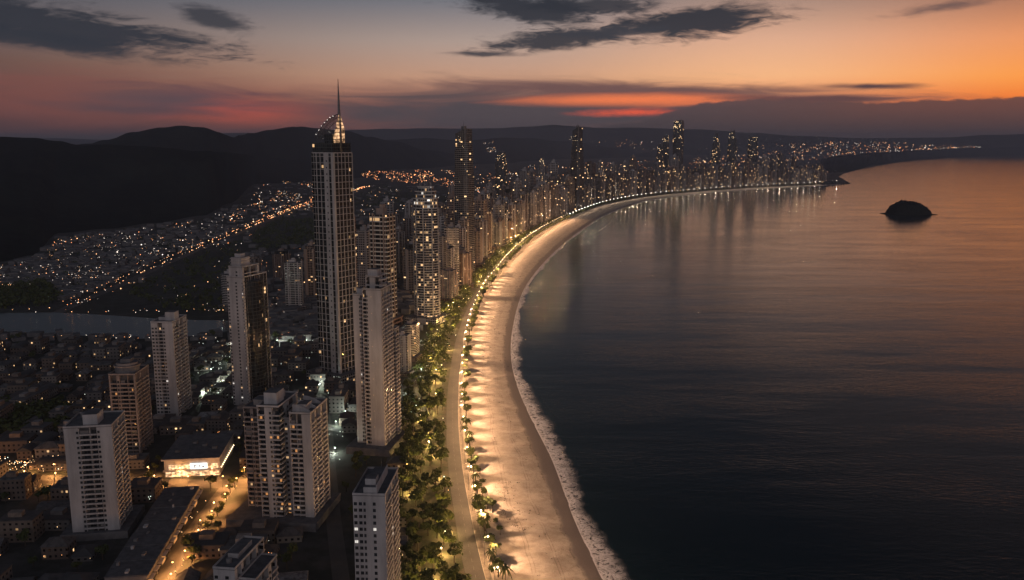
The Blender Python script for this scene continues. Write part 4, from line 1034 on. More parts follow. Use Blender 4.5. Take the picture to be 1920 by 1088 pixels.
def blocked(p, pad=0.0):
    for o, a, x0, x1, y0, y1 in KEEP:
        dx, dy = p.x - o.x, p.y - o.y; c, s_ = math.cos(-a), math.sin(-a)
        x, y = dx * c - dy * s_, dx * s_ + dy * c
        if x0 - pad < x < x1 + pad and y0 - pad < y < y1 + pad: return True
    return False
MARK = [(0, 'the round white tower'), (PR.near(G(872, 500)), 'the slanted dark tower'), (PR.near(G(975, 470)), 'the light-rimmed dark tower'), (PR.near(G(1081, 405)), 'the slim black bend tower'), (PR.near(G(1180, 376)), 'the white-lit shore'), (PR.near(G(1269, 364)), 'the tallest far tower'), (PR.near(G(1370, 357)), 'the far trio')]
ROWN = ['on the beachfront', 'in the second row', 'in the third row', 'in the fourth row', 'at the inland edge']
d_start = PR.near(G(905, 556)); ntow = 0; cnt = {}
for row, (off, sp0, sp1, hm) in enumerate(((62, 31, 42, 1.0), (112, 42, 60, 1.05), (175, 56, 84, .95), (255, 74, 110, .8), (350, 110, 150, .62))):
    d = d_start + rng.uniform(0, 20) - (120 if row > 1 else 0)
    while d < END - 25:
        f = (d - d_start) / (END - d_start)
        far = d > d_start + 1150
        a, tv = PR.at(d, off + rng.uniform(-10, 10) + (0 if row == 0 else 20 * f))
        pi = rng.choice(range(8)) if not far else rng.choice((8, 8, 9, 9, 10, 11, 12))
        ti = rng.randrange(6)
        h = hm * (rng.uniform(56, 108) if not far else rng.uniform(66, 122)) * (1.0 if f < .5 else 0.95 + .25 * rng.random())
        if row == 0 and f < .35: h *= .9
        if rng.random() < .12: h *= 1.35
        if f > .93: h *= .8
        if not blocked(a, -8):
            mk = [(m_, n_) for m_, n_ in MARK if m_ <= d + 1]
            mname = mk[-1][1] if mk else MARK[0][1]; key = (row, mname); cnt[key] = cnt.get(key, 0) + 1
            k = cnt[key]
            lab = f"{TINTS[ti][0]} {SHAPE[pi].replace('dark ', '') if ti in (0, 4) else SHAPE[pi]}, {ORD[min(k - 1, 19)]} {ROWN[row]} past {mname}"
            place(pi, (a.x, a.y, LZ), math.atan2(tv.y, tv.x) - R(90) + R(rng.uniform(-14, 14)), h, TINTS[ti][1], rng.uniform(.85, 1.15) * (1.0 if not far else 1.12), lab, 'apartment towers along the bay')
            ntow += 1
        d += rng.uniform(.8, 1.2) * (sp0 + (sp1 - sp0) * f)
for o in PROTO_SET:                                      # the pattern towers themselves are not part of the place
    for c in CHILD.get(o.name, []): bpy.data.objects.remove(c)
    bpy.data.objects.remove(o)
print('towers', ntow)

# ------------------------------------------------------------------ shopping hall with the lit front
w, d, rz = 37, 50, 7; p = G(412, 892, LZ); c, s_ = math.cos(R(rz)), math.sin(R(rz)); o = Vector((p.x - c * w, p.y - s_ * w, LZ)); hh = hgt(p, 857)
mall = Tower('shopping_hall', 'low flat-roofed hall with a brightly lit glass front by the orange cross street', o, R(rz), 'hall'); keep(o, rz, 0, w, 0, d)
mall.block('wall', 0, w, 1.5, d, 0, hh - 1, [MAT['conc'], MAT['roof']], 1)
mall.block('roof', -1.2, w + .8, -1.2, d + .5, hh - 1, hh, [MAT['conc'], MAT['roof']], 1)
m, t, b = newmat('lit_shop_front'); MAT['shop'] = m; m.cycles.emission_sampling = 'NONE'
cu = nd(t, 'ShaderNodeTexCoord'); cs = nd(t, 'ShaderNodeSeparateXYZ', inp={0: cu.outputs['Object']})
wn = nd(t, 'ShaderNodeTexNoise', inp={'Vector': nd(t, 'ShaderNodeMapping', inp={0: cu.outputs['Object'], 3: (.35, .35, .8)}).outputs[0], 'Scale': 1.0, 'Detail': 4.0}).outputs[0]
fr = M(t, 'GREATER_THAN', M(t, 'FRACT', M(t, 'DIVIDE', cs.outputs[0], 2.3)), 0.09)
b.inputs['Base Color'].default_value = (.3, .25, .2, 1); b.inputs['Emission Color'].default_value = (1, .66, .36, 1)
t.links.new(M(t, 'MULTIPLY', fr, SM(t, wn, .36, .66, .12, 1.9)), b.inputs['Emission Strength'])
mb = MB(); mb.box(.8, w - .8, .9, 1.6, .2, 4.4); mb.obj('shop_front', MAT['shop'], mall.root)
mb = MB(); mb.box(3, w - 1, .8, 1.5, 5.4, 8.6); mb.obj('glazing', MAT['shop'], mall.root)
mb = MB(); mb.box(-.5, w + .3, -1.0, 1.4, 4.6, 5.2, bottom=True); mb.obj('canopy', MAT['conc'], mall.root)
MAT['signlit'] = glow('white_sign_panel', (1, .97, .92), 1.6); MAT['signdark'] = plain('sign_mark', (.05, .06, .12), (.04, .05, .1), 1)
mb = MB(); mb.box(17.5, 29, .3, .75, 5.6, 9.6, bottom=True); sg = mb.obj('sign_panel', MAT['signlit'], mall.root)
mb = MB()
for x0, x1, z0, z1 in ((20, 20.5, 6.6, 8.4), (20.5, 22, 7.9, 8.4), (20.5, 22, 6.6, 7.0), (23, 24.6, 7.2, 8.0), (25.6, 26.8, 6.7, 7.6)): mb.box(x0, x1, .18, .28, z0, z1, bottom=True)
mb.obj('sign_mark', MAT['signdark'], sg)['kind'] = 'stuff'
for k in range(4): mall.block('roof_unit', 5 + 8 * k, 8 + 8 * k, 12 + (k * 17) % 23, 15 + (k * 17) % 23, hh, hh + 1.6, [MAT['conc_dark'], MAT['roof']], 1)
for k in range(12):
    mb = MB(); mb.octa((w + .9, 3 + k * 3.9, 5.4), .42); mb.obj('wall_lamp', MAT['bulb_warm'], mall.root)
# long dark hall beside the diagonal street
p = G(374, 912, LZ + 8); q = G(276, 1080, LZ + 8); u = Vector((q.x - p.x, q.y - p.y, 0)); L_ = u.length; rz_ = math.atan2(-u.y, -u.x) - R(90)
o = Vector((q.x, q.y, LZ)); wh = 21
hall2 = Tower('market_hall', 'long low dark-roofed hall running along the diagonal orange street', o, rz_, 'hall'); keep(o, math.degrees(rz_), -wh, 0, 0, L_, 3)
hall2.block('wall', -wh, -.1, 0, L_, 0, 8, [MAT['conc_dark'], MAT['roof']], 1)
mb = MB()
for k in range(7): mb.box(-wh - .4, .5, L_ * k / 7 + .3, L_ * (k + 1) / 7 - .3, 8.0, 8.5 + .25 * (k % 3), bottom=True)
hall2_r = mb.obj('roof', MAT['roof'], hall2.root)
hq = random.Random(12)
for k in range(13):
    x_, y_ = -wh + 2 + hq.random() * (wh - 6), L_ * (k + .3) / 13; a_ = hq.uniform(.8, 2.2); mb = MB(); mb.box(x_, x_ + a_, y_, y_ + a_ * hq.uniform(1, 2.5), 8.2, 8.6 + hq.uniform(.8, 1.8)); mb.obj('roof_unit', MAT['conc_dark' if k % 3 else 'conc'], hall2.root)
for k in range(14):
    mb = MB(); mb.box(-.6, 0.25, L_ * (k + .2) / 14, L_ * (k + .85) / 14, .4, 5.2, bottom=True); mb.obj('shop_front', MAT['litamber'] if k % 3 == 0 else MAT['glassdark'], hall2.root)
    mb = MB(); mb.box(.2, 2.2, L_ * (k + .12) / 14, L_ * (k + .92) / 14, 5.4, 5.7, bottom=True); mb.obj('awning', MAT['conc'], hall2.root)

# ------------------------------------------------------------------ low town
m, t, b = newmat('house_wall'); MAT['hwall'] = m
oi = nd(t, 'ShaderNodeObjectInfo')
t.links.new(MIX(t, 1.0, MIX(t, SM(t, noise(t, .5, 4), .3, .7), (.26, .24, .23, 1), (.16, .15, .145, 1)), oi.outputs['Color'], 'MULTIPLY'), b.inputs['Base Color'])
m, t, b = newmat('house_roof'); MAT['hroof'] = m
oi = nd(t, 'ShaderNodeObjectInfo')
rc = RAMP(t, oi.outputs['Random'], [(0, (.05, .05, .055, 1)), (.3, (.10, .095, .095, 1)), (.5, (.075, .045, .035, 1)), (.7, (.13, .13, .132, 1)), (.9, (.07, .05, .042, 1)), (1, (.30, .30, .31, 1))])
t.links.new(MIX(t, SM(t, noise(t, .35, 5, .7), .35, .7), rc, (.04, .04, .042, 1)), b.inputs['Base Color']); b.inputs['Roughness'].default_value = .8
FAC['house'] = facade('house_front', (0.21, 0.195, 0.185), (0.015, 0.015, 0.016), 3.2, 3.0, (0.3, 0.72), (0.34, 0.75), 0.07, 1.0)
def house_proto(kind):
    root = empty('house'); mb = MB(); rb = MB(); xb = None
    if kind in (0, 1, 2):
        w, d, h = ((11, 14, 6.2), (13, 10, 3.6), (15, 12, 6.4))[kind]
        mb.box(-w / 2, w / 2, -d / 2, d / 2, 0, h)
        e = .7; r = 2.6; a = w / 2 + e; c = d / 2 + e; k = min(a, c) * .95; hx, hy = (max(a - k, 0), max(c - k, 0))
        V = [(-a, -c, h), (a, -c, h), (a, c, h), (-a, c, h), (-hx, -hy, h + r), (hx, -hy, h + r), (hx, hy, h + r), (-hx, hy, h + r)]
        rb.v = V; 
        for f in ((0, 1, 5, 4), (1, 2, 6, 5), (2, 3, 7, 6), (3, 0, 4, 7), (4, 5, 6, 7), (3, 2, 1, 0)): rb.f.append(f); rb.m.append(0); rb.uv.append([(0, 0)] * 4)
    elif kind in (3, 4, 5):
        w, d, h = ((16, 14, 9.5), (12, 18, 12.5), (20, 15, 7))[kind - 3]
        mb.box(-w / 2, w / 2, -d / 2, d / 2, 0, h)
        rb.box(-w / 2 - .3, w / 2 + .3, -d / 2 - .3, d / 2 + .3, h + .004, h + .5, bottom=True)
        xb = MB(); xb.box(-w * .2, w * .15, -d * .1, d * .3, h + .5, h + 3.2)
    elif kind == 6:
        w, d, h = 13, 22, 5.5; mb.box(-w / 2, w / 2, -d / 2, d / 2, 0, h); n = 8; e = .4
        for k in range(n):
            a0, a1 = math.pi * k / n, math.pi * (k + 1) / n
            x0, x1, z0, z1 = -(w / 2 + e) * math.cos(a0), -(w / 2 + e) * math.cos(a1), h + 2.6 * math.sin(a0), h + 2.6 * math.sin(a1)
            rb.quad([(x0, -d / 2 - e, z0), (x1, -d / 2 - e, z1), (x1, d / 2 + e, z1), (x0, d / 2 + e, z0)][::-1])
        for y in (-d / 2 - e + .02, d / 2 + e - .02): rb.quad([(-(w / 2 + e) * math.cos(math.pi * k / n), y, h + 2.6 * math.sin(math.pi * k / n)) for k in range(n + 1)])
    else:
        w, d, h = 10, 11, 6.0; mb.box(-w / 2, w / 2, -d / 2, d / 2, 0, h); e = .6
        rb.v = [(-w / 2 - e, -d / 2 - e, h), (w / 2 + e, -d / 2 - e, h), (w / 2 + e, d / 2 + e, h), (-w / 2 - e, d / 2 + e, h), (0, -d / 2 - e, h + 2.8), (0, d / 2 + e, h + 2.8)]
        for f in ((0, 4, 5, 3), (1, 2, 5, 4), (0, 1, 4), (2, 3, 5), (3, 2, 1, 0)): rb.f.append(f); rb.m.append(0); rb.uv.append([(0, 0)] * len(f))
    mb.obj('wall', [FAC['house']], root); rb.obj('roof', MAT['hroof'], root)
    if xb: xb.obj('roof_housing', MAT['hwall'], root)
    return root
HP = [house_proto(k) for k in range(8)]
HN = ['two-storey house with a hipped roof', 'low house with a hipped roof', 'wide two-storey house with a hipped roof', 'flat-roofed three-storey block', 'flat-roofed four-storey block', 'broad flat-roofed shop block', 'long shed with a rounded roof', 'two-storey house with a gabled roof']
ZONES = [((60, 1040), 'in the dark lower left corner'), ((60, 880), 'along the bright end of the cross street'), ((60, 740), 'left of the drum tower'), ((90, 650), 'along the near bank of the river'), ((240, 680), 'between river and slim pale tower'), ((400, 700), 'in courtyards by the dark glass tower'), ((560, 660), 'between dark glass tower and skyscraper'),
         ((600, 820), 'behind the stepped cluster'), ((330, 830), 'behind the shopping hall'), ((380, 1050), 'beside the diagonal street'), ((540, 1040), 'below the stepped cluster'), ((790, 990), 'near the narrow pale tower and avenue'), ((640, 900), 'between cluster and white gable tower'), ((560, 520), 'beyond the dark glass tower'), ((700, 900), 'between the two white towers'), ((780, 640), 'beside the round white tower')]
ZP = [(G(*z, LZ), n) for z, n in ZONES]
streets = (ST1, ST2, ST4)
def near_street(p, pad):
    for S in streets:
        for q in S.P[::2]:
            if (q - p).length < pad: return True
    return False
riv = [Vector((v.x, v.y, 0)) for v in Q]
def in_river(p, pad=8):
    ins = False; n = len(riv)
    for i in range(n):
        a, c = riv[i], riv[(i + 1) % n]
        if (a.y > p.y) != (c.y > p.y) and p.x < (c.x - a.x) * (p.y - a.y) / (c.y - a.y) + a.x: ins = not ins
    return ins
def seen(p):
    dy = p.y * CP - (p.z - CH) * SP; 
    if dy <= 1: return None
    return 960 + F * p.x / dy, 544 - F * (p.y * SP + (p.z - CH) * CP) / dy
cand = []
hr = random.Random(5)
gx, gy = 17.0, 19.0
for iy in range(0, 60):
    for ix in range(-60, 6):
        p = Vector((ix * gx + (iy % 2) * 3 + hr.uniform(-3.5, 3.5), 372 + iy * gy + hr.uniform(-3, 3), 0))
        if ix % 6 == 0 or iy % 7 == 3: continue           # back streets
        px, py = seen(Vector((p.x, p.y, LZ + 5)))
        if not (-25 < px < 1000 and 590 < py < 1120): continue
        pa, _ = PR.at(PR.near(p)); side = p.x - pa.x
        if side > -44 or blocked(p, 7) or near_street(p, 14) or in_river(p): continue
        if hr.random() < .10: continue
        cand.append(p)
cand.sort(key=lambda p: p.y)
print('houses', len(cand))
HOUSES = cand[:296]; REST = cand[296:]
for i, p in enumerate(HOUSES):
    k = hr.choice((0, 1, 2, 3, 3, 4, 5, 6, 7, 7))
    o = copy_tree(HP[k]); o.location = (p.x, p.y, LZ); o.rotation_euler = (0, 0, R(hr.choice((0, 90, 0, 180)) + hr.uniform(-6, 6) + 4)); s_ = hr.uniform(.85, 1.15); o.scale = (s_, s_, hr.uniform(.8, 1.25))
    zn = min(ZP, key=lambda z: (z[0] - Vector((p.x, p.y, LZ))).length)[1]
    tag(o, f"{HN[k]} {zn}", 'house', 'houses of the low town')
    tn = TINTS[hr.randrange(6)][1]
    for c in CHILD.get(o.name, []): c.color = tn + (1,)
for o in HP:
    for c in CHILD.get(o.name, []): bpy.data.objects.remove(c)
    bpy.data.objects.remove(o)

# the town beyond: too many roofs to count
def far_block(mb, p, rg, s=1.0):
    w, d, h = rg.uniform(7, 16) * s, rg.uniform(8, 16) * s, rg.uniform(3.2, 8)
    a = rg.uniform(-.2, .2) + rg.choice((0, .5)); M4 = Matrix.Translation((p.x, p.y, LZ)) @ Matrix.Rotation(a, 4, 'Z')
    mb.box(-w / 2, w / 2, -d / 2, d / 2, 0, h, 0, rg.choice((1, 1, 1, 2)), M4=M4)
FT = MB(); rg = random.Random(77)
for p in REST: far_block(FT, p, rg)
def in_poly(x, y, P):
    ins = False
    for i in range(len(P)):
        (x0, y0), (x1, y1) = P[i], P[(i + 1) % len(P)]
        if (y0 > y) != (y1 > y) and x < (x1 - x0) * (y - y0) / (y1 - y0) + x0: ins = not ins
    return ins
SUB = [(-30, 500), (60, 486), (110, 446), (200, 436), (290, 424), (380, 411), (435, 388), (485, 350), (525, 332), (590, 326), (610, 350), (590, 395), (500, 440), (430, 470), (330, 505), (240, 540), (150, 574), (60, 574), (-30, 570)]
WOODS = [[(300, 500), (440, 452), (470, 500), (440, 590), (330, 585), (240, 555)], [(470, 430), (520, 405), (592, 412), (592, 458), (480, 470)], [(-30, 540), (90, 530), (130, 575), (-30, 580)], [(640, 372), (720, 352), (850, 372), (850, 392), (700, 398)], [(-30, 760), (130, 770), (120, 820), (-30, 830)]]
LIGHTS = {'warm': MB(), 'white': MB(), 'amber': MB()}
def dot(px, py, k, s=1.0, z=7.0):
    p = G(px, py, LZ + z); r = min(3.4, 0.00040 * p.y) * s
    LIGHTS[k].octa(p, r)
def near3(q, pad): return any((Vector((q.x, q.y, 0)) - a).length < pad for a in ST3.P[::2])
n = 0
while n < 820:
    px, py = rg.uniform(-30, 610), rg.uniform(326, 575)
    if not in_poly(px, py, SUB): continue
    if rg.random() > (py - 250) / 330: continue
    if any(in_poly(px, py, W) for W in WOODS): continue
    q = G(px, py, LZ)
    if near3(q, 24): continue
    far_block(FT, q, rg, 1.0 + (575 - py) / 400); n += 1
for _ in range(520):                                     # between and behind the bay towers
    px, py = rg.uniform(640, 1250), rg.uniform(318, 470)
    lim = 470 - (px - 640) * .27
    if py > lim: continue
    far_block(FT, G(px, py, LZ), rg, 1.5)
for _ in range(560):
    px, py = rg.uniform(440, 780), rg.uniform(462, 640)
    p = G(px, py, LZ)
    if blocked(p, 4) or any(in_poly(px, py, W) for W in WOODS): continue
    far_block(FT, p, rg, 1.2)
FT.v and tag(FT.obj('distant_town', [MAT['conc_dark'], MAT['roof'], MAT['conc_dark'], MAT['conc']]), kind='stuff')

# ------------------------------------------------------------------ lights of the town, far off
def dots(n, poly, kinds, s=(.7, 1.5), dens=None, avoid=True, hill=None):
    xs = [a for a, _ in poly]; ys = [b_ for _, b_ in poly]; k = 0; tries = 0
    while k < n and tries < n * 60:
        tries += 1
        px, py = rg.uniform(min(xs), max(xs)), rg.uniform(min(ys), max(ys))
        if not in_poly(px, py, poly) or (avoid and any(in_poly(px, py, W) for W in WOODS)): continue
        if mnoise.noise(Vector((px / 26, py / 9, 4.2))) < -.12: continue
        sc = (s[0] * .75 + (s[1] - s[0] * .6) * rg.random() ** 2.6) * (1.8 if rg.random() < .05 else 1)
        if hill:
            dd = ray(px, py); t_ = hill / dd.y; p = Vector((dd.x * t_, hill, CH + dd.z * t_))
            if p.z < LZ + 8: p = G(px, py, LZ + 8)
        else: p = G(px, py, LZ + 7)
        LIGHTS[rg.choice(kinds)].octa(p, 0.00040 * p.y * sc); k += 1
dots(620, SUB, ('white', 'white', 'white', 'warm'), (.4, 1.05))
dots(140, SUB, ('warm', 'amber'), (.7, 1.3))
dots(130, [(440, 400), (560, 340), (595, 345), (595, 385), (500, 415)], ('warm', 'white', 'amber'), (.6, 1.3))
for k in range(210):
    a, _ = ST3.at(ST3.L[-1] * (k + rg.random()) / 210, rg.choice((-8, 8)) + rg.uniform(-2, 2)); LIGHTS[rg.choice(('warm', 'amber', 'warm'))].octa((a.x, a.y, LZ + 8), 0.0004 * a.y * rg.uniform(.7, 1.5))
for k in range(26): dot(-20 + 450 * rg.random(), 583 + rg.uniform(-4, 3) , rg.choice(('warm', 'amber', 'white')), rg.uniform(.5, 1.3))
for k in range(34): dot(-20 + 440 * rg.random(), 628 + rg.uniform(-3, 8), rg.choice(('warm', 'amber', 'white')), rg.uniform(.4, 1.2))
dots(330, [(655, 323), (760, 318), (860, 320), (860, 352), (790, 346), (700, 336)], ('amber', 'amber', 'warm'), (.5, 1.2))
dots(120, [(655, 345), (850, 360), (850, 400), (760, 420), (655, 400)], ('white', 'warm'), (.5, 1.1), avoid=False)
dots(760, [(820, 316), (1240, 300), (1280, 320), (1150, 360), (1010, 400), (900, 420)], ('warm', 'amber', 'white'), (.5, 1.2))
dots(46, [(250, 555), (330, 505), (440, 455), (470, 500), (440, 590), (330, 585)], ('warm', 'white'), (.35, .8), avoid=False)
dots(150, [(470, 470), (590, 462), (660, 520), (650, 640), (520, 640), (440, 560)], ('warm', 'white', 'warm', 'amber'), (.4, 1.0), avoid=False)
dots(40, [(905, 268), (926, 266), (935, 284), (915, 286)], ('white', 'warm'), (.4, .8), hill=8200)
dots(90, [(1100, 264), (1200, 262), (1330, 278), (1250, 290), (1190, 281)], ('amber', 'white', 'warm'), (.3, .75), hill=15800)
dots(520, [(1425, 272), (1520, 267), (1640, 266), (1700, 268), (1840, 273), (1840, 276), (1700, 283), (1570, 292), (1500, 300), (1300, 312), (1300, 296), (1420, 288)], ('amber', 'warm', 'warm', 'white'), (.6, 1.3), hill=15900)
dots(170, [(1260, 305), (1550, 296), (1565, 325), (1500, 340), (1280, 345)], ('amber', 'warm', 'white'), (.4, .9))
for k in range(46):
    f = k / 45; px = 1562 + 275 * f + rg.uniform(-3, 3); py = 291 - 15.5 * f ** .8 + rg.uniform(-1.3, .4)
    dd = ray(px, py); t_ = 15900 / dd.y; LIGHTS[rg.choice(('warm', 'white', 'amber'))].octa((dd.x * t_, 15900, max(LZ + 6, CH + dd.z * t_)), 7.5 * rg.uniform(.6, 1.2))
# house lamps in the low town
lowt = []
for p in HOUSES:
    if rg.random() < .62: lowt.append((p, rg.choice(('warm', 'amber', 'white', 'warm'))))
tag(LIGHTS['warm'].obj('distant_town_lights', MAT['far_warm']), kind='stuff')
tag(LIGHTS['white'].obj('distant_town_lights', MAT['far_white']), kind='stuff')
tag(LIGHTS['amber'].obj('distant_town_lights', MAT['far_red']), kind='stuff')

# ------------------------------------------------------------------ street lamps that light the ground
LD = {}
def lamp_data(name, col, e, r=.35):
    l = bpy.data.lights.new(name, 'POINT'); l.energy = e; l.color = col; l.shadow_soft_size = r; l.specular_factor = 0.6 if name.startswith('white') else 0.12; return l
LD['warm'] = lamp_data('warm_lamp_light', (1.0, 0.54, 0.25), 26000)
LD['white'] = lamp_data('white_lamp_light', (1.0, 0.78, 0.56), 5000)
LD['amber'] = lamp_data('amber_lamp_light', (1.0, 0.42, 0.12), 2500)
LD['cool'] = lamp_data('cool_lamp_light', (0.88, 1.0, 0.82), 8000)
LD['park'] = lamp_data('park_lamp_light', (1.0, 0.62, 0.18), 17000)
def lamp_proto(h, arm, bulb, light, r):
    root = empty('street_lamp'); mb = MB(); mb.tube([(0, 0, 0), (0, 0, h * .5), (0, 0, h)], [.16, .12, .08], 6); mb.obj('pole', MAT['metal'], root)
    mb = MB(); mb.tube([(0, 0, h - .1), (arm * .5, 0, h + .35), (arm, 0, h + .3)], [.07, .06, .05], 5); mb.obj('arm', MAT['metal'], root)
    mb = MB()
    for k in range(1): mb.tube([(arm, 0, h - r * .9), (arm, 0, h - r * .45), (arm, 0, h), (arm, 0, h + .25)], [r * .35, r, r * .85, r * .2], 8)
    mb.obj('lamp_head', MAT[bulb], root)
    lo = bpy.data.objects.new('lamp_light', LD[light]); COL.objects.link(lo); lo.location = (arm, 0, h - r - .5); setparent(lo, root)
    if light in FLOOD:                          # the second, seaward lantern floods the sand
        fo = bpy.data.objects.new('flood_light', FLOOD[light]); COL.objects.link(fo); fo.location = (arm + .3, 0, h - r - .3); fo.rotation_euler = (0, R(-58 if light != 'amber' else 0), 0); setparent(fo, root)
    return root
FLOOD = {}
for k_, col_, e_ in (('warm', (1.0, .59, .34), 80000), ('white', (1, .72, .48), 26000)):
    l = bpy.data.lights.new(k_ + '_flood_light', 'SPOT'); l.energy = e_; l.color = col_; l.shadow_soft_size = .3; l.spot_size = R(74); l.spot_blend = .65; l.specular_factor = .1; FLOOD[k_] = l
l = bpy.data.lights.new('amber_cone_light', 'SPOT'); l.energy = 26000; l.color = (1.0, .42, .12); l.shadow_soft_size = .3; l.spot_size = R(128); l.spot_blend = .7; FLOOD['amber'] = l
LP = {'warm': lamp_proto(17, 1.8, 'bulb_warm', 'warm', .55), 'white': lamp_proto(16, 1.8, 'bulb_white', 'white', 1.35), 'amber': lamp_proto(8.5, 1.4, 'bulb_amber', 'amber', .5),
      'cool': lamp_proto(4.5, .01, 'bulb_green', 'cool', .42), 'park': lamp_proto(5.0, .01, 'bulb_warm', 'park', .42)}
def put_lamp(kind, p, rz, label, group):
    o = copy_tree(LP[kind]); o.location = (p.x, p.y, LZ); o.rotation_euler = (0, 0, rz); tag(o, label, 'street lamp', group); return o
d = 20.0; lamps = 0
while d < END - 20:
    wh = d > d_start + 1350
    a, tv = PR.at(d, 2.0)
    put_lamp('white' if wh else 'warm', a, math.atan2(tv.y, tv.x) - R(90),
             'tall white street lamp on the far curve of the beach promenade' if wh else ('tall warm street lamp beside the sand, nearer than the round white tower' if d < d_start - 60 else 'tall warm promenade lamp between the round white tower and the bend'),
             'street lamps along the beach promenade')
    lamps += 1; d += (34 if not wh else 52) * rng.uniform(.9, 1.1)
d = 60.0
while d < d_start + 900:
    a, tv = PR.at(d, rng.uniform(18, 44)); 
    if not blocked(a, 0): put_lamp('park', a, 0, 'short warm park lamp among the promenade trees', 'park lamps among the promenade trees')
    d += 25 * rng.uniform(.7, 1.3)
for S, n_, lab in ((ST1, 26, 'amber street lamp beside the orange cross street'), (ST2, 13, 'amber street lamp beside the diagonal street')):
    for k in range(n_):
        a, tv = S.at(S.L[-1] * (k + .5) / n_, 8.6 if k % 2 else -8.6)
        if S is ST2: a, tv = S.at(S.L[-1] * (k + .5) / n_, 6.4)
        if blocked(a, -3): continue
        put_lamp('amber', a, math.atan2(tv.y, tv.x) + R(90 if k % 2 == 0 else -90), lab, 'amber street lamps in the low town')
for px, py in ((384, 745), (402, 735), (418, 722), (430, 704), (434, 680), (440, 655), (396, 700), (412, 668), (520, 645), (545, 648), (575, 645), (600, 728), (640, 745), (648, 780), (630, 800), (765, 625), (785, 640), (770, 668), (790, 700), (765, 735), (780, 770), (628, 850), (655, 770)):
    p = G(px, py, LZ)
    if not blocked(p, 1): put_lamp('cool', p, 0, 'low greenish white garden lamp in the courtyards between the towers', 'greenish garden lamps between the towers')
for o in LP.values():
    for c in CHILD.get(o.name, []): bpy.data.objects.remove(c)
    bpy.data.objects.remove(o)
print('lamps', lamps)
# row of lit kiosks and cars' lights along the bright left end of the cross street
mbs = {k: MB() for k in ('warm', 'amber', 'white')}
for k in range(90):
    q = G(rg.uniform(-20, 126), rg.uniform(866, 889), LZ); mbs[rg.choice(('warm', 'amber', 'warm', 'white'))].octa((q.x, q.y, LZ + rg.uniform(1.5, 5)), rg.uniform(.16, .4))
for p, k in lowt:
    for _ in range(rg.choice((1, 1, 2, 3))):
        mbs[k].octa((p.x + rg.uniform(-8, 8), p.y - 8.5 + rg.uniform(-1, 1), LZ + rg.uniform(2, 5)), rg.uniform(.12, .26))
for k in range(40):
    a, tv = ST2.at(ST2.L[-1] * rg.random(), rg.choice((5.6, 6.5, -6.2))); mbs['warm'].octa((a.x, a.y, LZ + rg.uniform(1, 3.5)), rg.uniform(.14, .3))
for k in range(95):
    a, tv = PR.at(rg.uniform(60, d_start + 1500), rg.choice((rg.uniform(14, 40), rg.uniform(14, 26), 1.0)))
    if not blocked(a): mbs[rg.choice(('warm', 'warm', 'white'))].octa((a.x, a.y, LZ + rg.uniform(2.5, 6)), rg.uniform(.2, .4) * (1 + a.y / 3000))
for px0, py0, n_ in ((412, 700, 150), (560, 650, 24), (790, 690, 34), (640, 790, 22)):
    for k in range(n_):
        q = G(px0 + rg.gauss(0, 20), py0 + rg.gauss(0, 32), LZ)
        if not blocked(q): mbs['white'].octa((q.x, q.y, LZ + rg.uniform(1, 5)), rg.uniform(.12, .36))
MAT['near_warm'] = glow('house_lamp_warm', (1, .62, .3), 4.0); MAT['near_amber'] = glow('house_lamp_amber', (1, .42, .14), 4.0); MAT['near_white'] = glow('house_lamp_white', (.88, 1, .86), 3.5)
for k in mbs: tag(mbs[k].obj('small_town_lights', MAT['near_' + k]), kind='stuff')

# ------------------------------------------------------------------ trees
m, t, b = newmat('tree_leaves'); MAT['leaf'] = m
oi = nd(t, 'ShaderNodeObjectInfo')
lc = MIX(t, SM(t, noise(t, .55, 3), .3, .7), (.045, .062, .016, 1), (.095, .105, .028, 1))
t.links.new(MIX(t, M(t, 'MULTIPLY', oi.outputs['Random'], .6), lc, (.035, .05, .02, 1)), b.inputs['Base Color']); b.inputs['Roughness'].default_value = .65; b.inputs['Specular IOR Level'].default_value = .2
MAT['bark'] = plain('tree_bark', (.09, .07, .055), (.05, .04, .03), 2)
def crown(mb, rg, cx, cy, cz, rx, rz_, n, leaf):
    for _ in range(n):
        v = Vector((rg.gauss(0, 1), rg.gauss(0, 1), rg.gauss(0, 1))).normalized() * rg.random() ** .38
        if mnoise.noise(v * 2.1 + Vector((cx, cy, cz))) < -.16: continue
        p = Vector((cx + v.x * rx, cy + v.y * rx, cz + v.z * rz_))
        nrm = (v * .7 + Vector((rg.uniform(-1, 1), rg.uniform(-1, 1), rg.uniform(-.2, 1.2)))).normalized()
        a = nrm.orthogonal().normalized(); c = nrm.cross(a); th = rg.uniform(0, 6.28); a, c = a * math.cos(th) + c * math.sin(th), c * math.cos(th) - a * math.sin(th)
        l = leaf * rg.uniform(.6, 1.3)
        mb.quad([p - a * l - c * l * .5, p + a * l * .2 - c * l * .6, p + a * l + c * l * .4, p - a * l * .3 + c * l * .6])
def tree_proto(k):
    rg = random.Random(100 + k); root = empty('tree'); mb = MB(); tb = MB(); H_ = rg.uniform(6.5, 9.5)
    tb.tube([(0, 0, -.3), (.1, 0, H_ * .35), (.2, .1, H_ * .6)], [.32, .24, .16], 6)
    for j in range(rg.choice((4, 5, 6))):
        a = rg.uniform(0, 6.28); r_ = rg.uniform(.8, 2.6); z = H_ * rg.uniform(.55, .86); x, y = r_ * math.cos(a), r_ * math.sin(a)
        tb.tube([(.1, 0, H_ * .38), (x * .6, y * .6, z * .8), (x, y, z)], [.14, .09, .04], 5)
        crown(mb, rg, x, y, z, rg.uniform(1.5, 2.4), rg.uniform(1.1, 1.7), 85, .62)
    mb.obj('crown', MAT['leaf'], root); tb.obj('trunk', MAT['bark'], root); return root
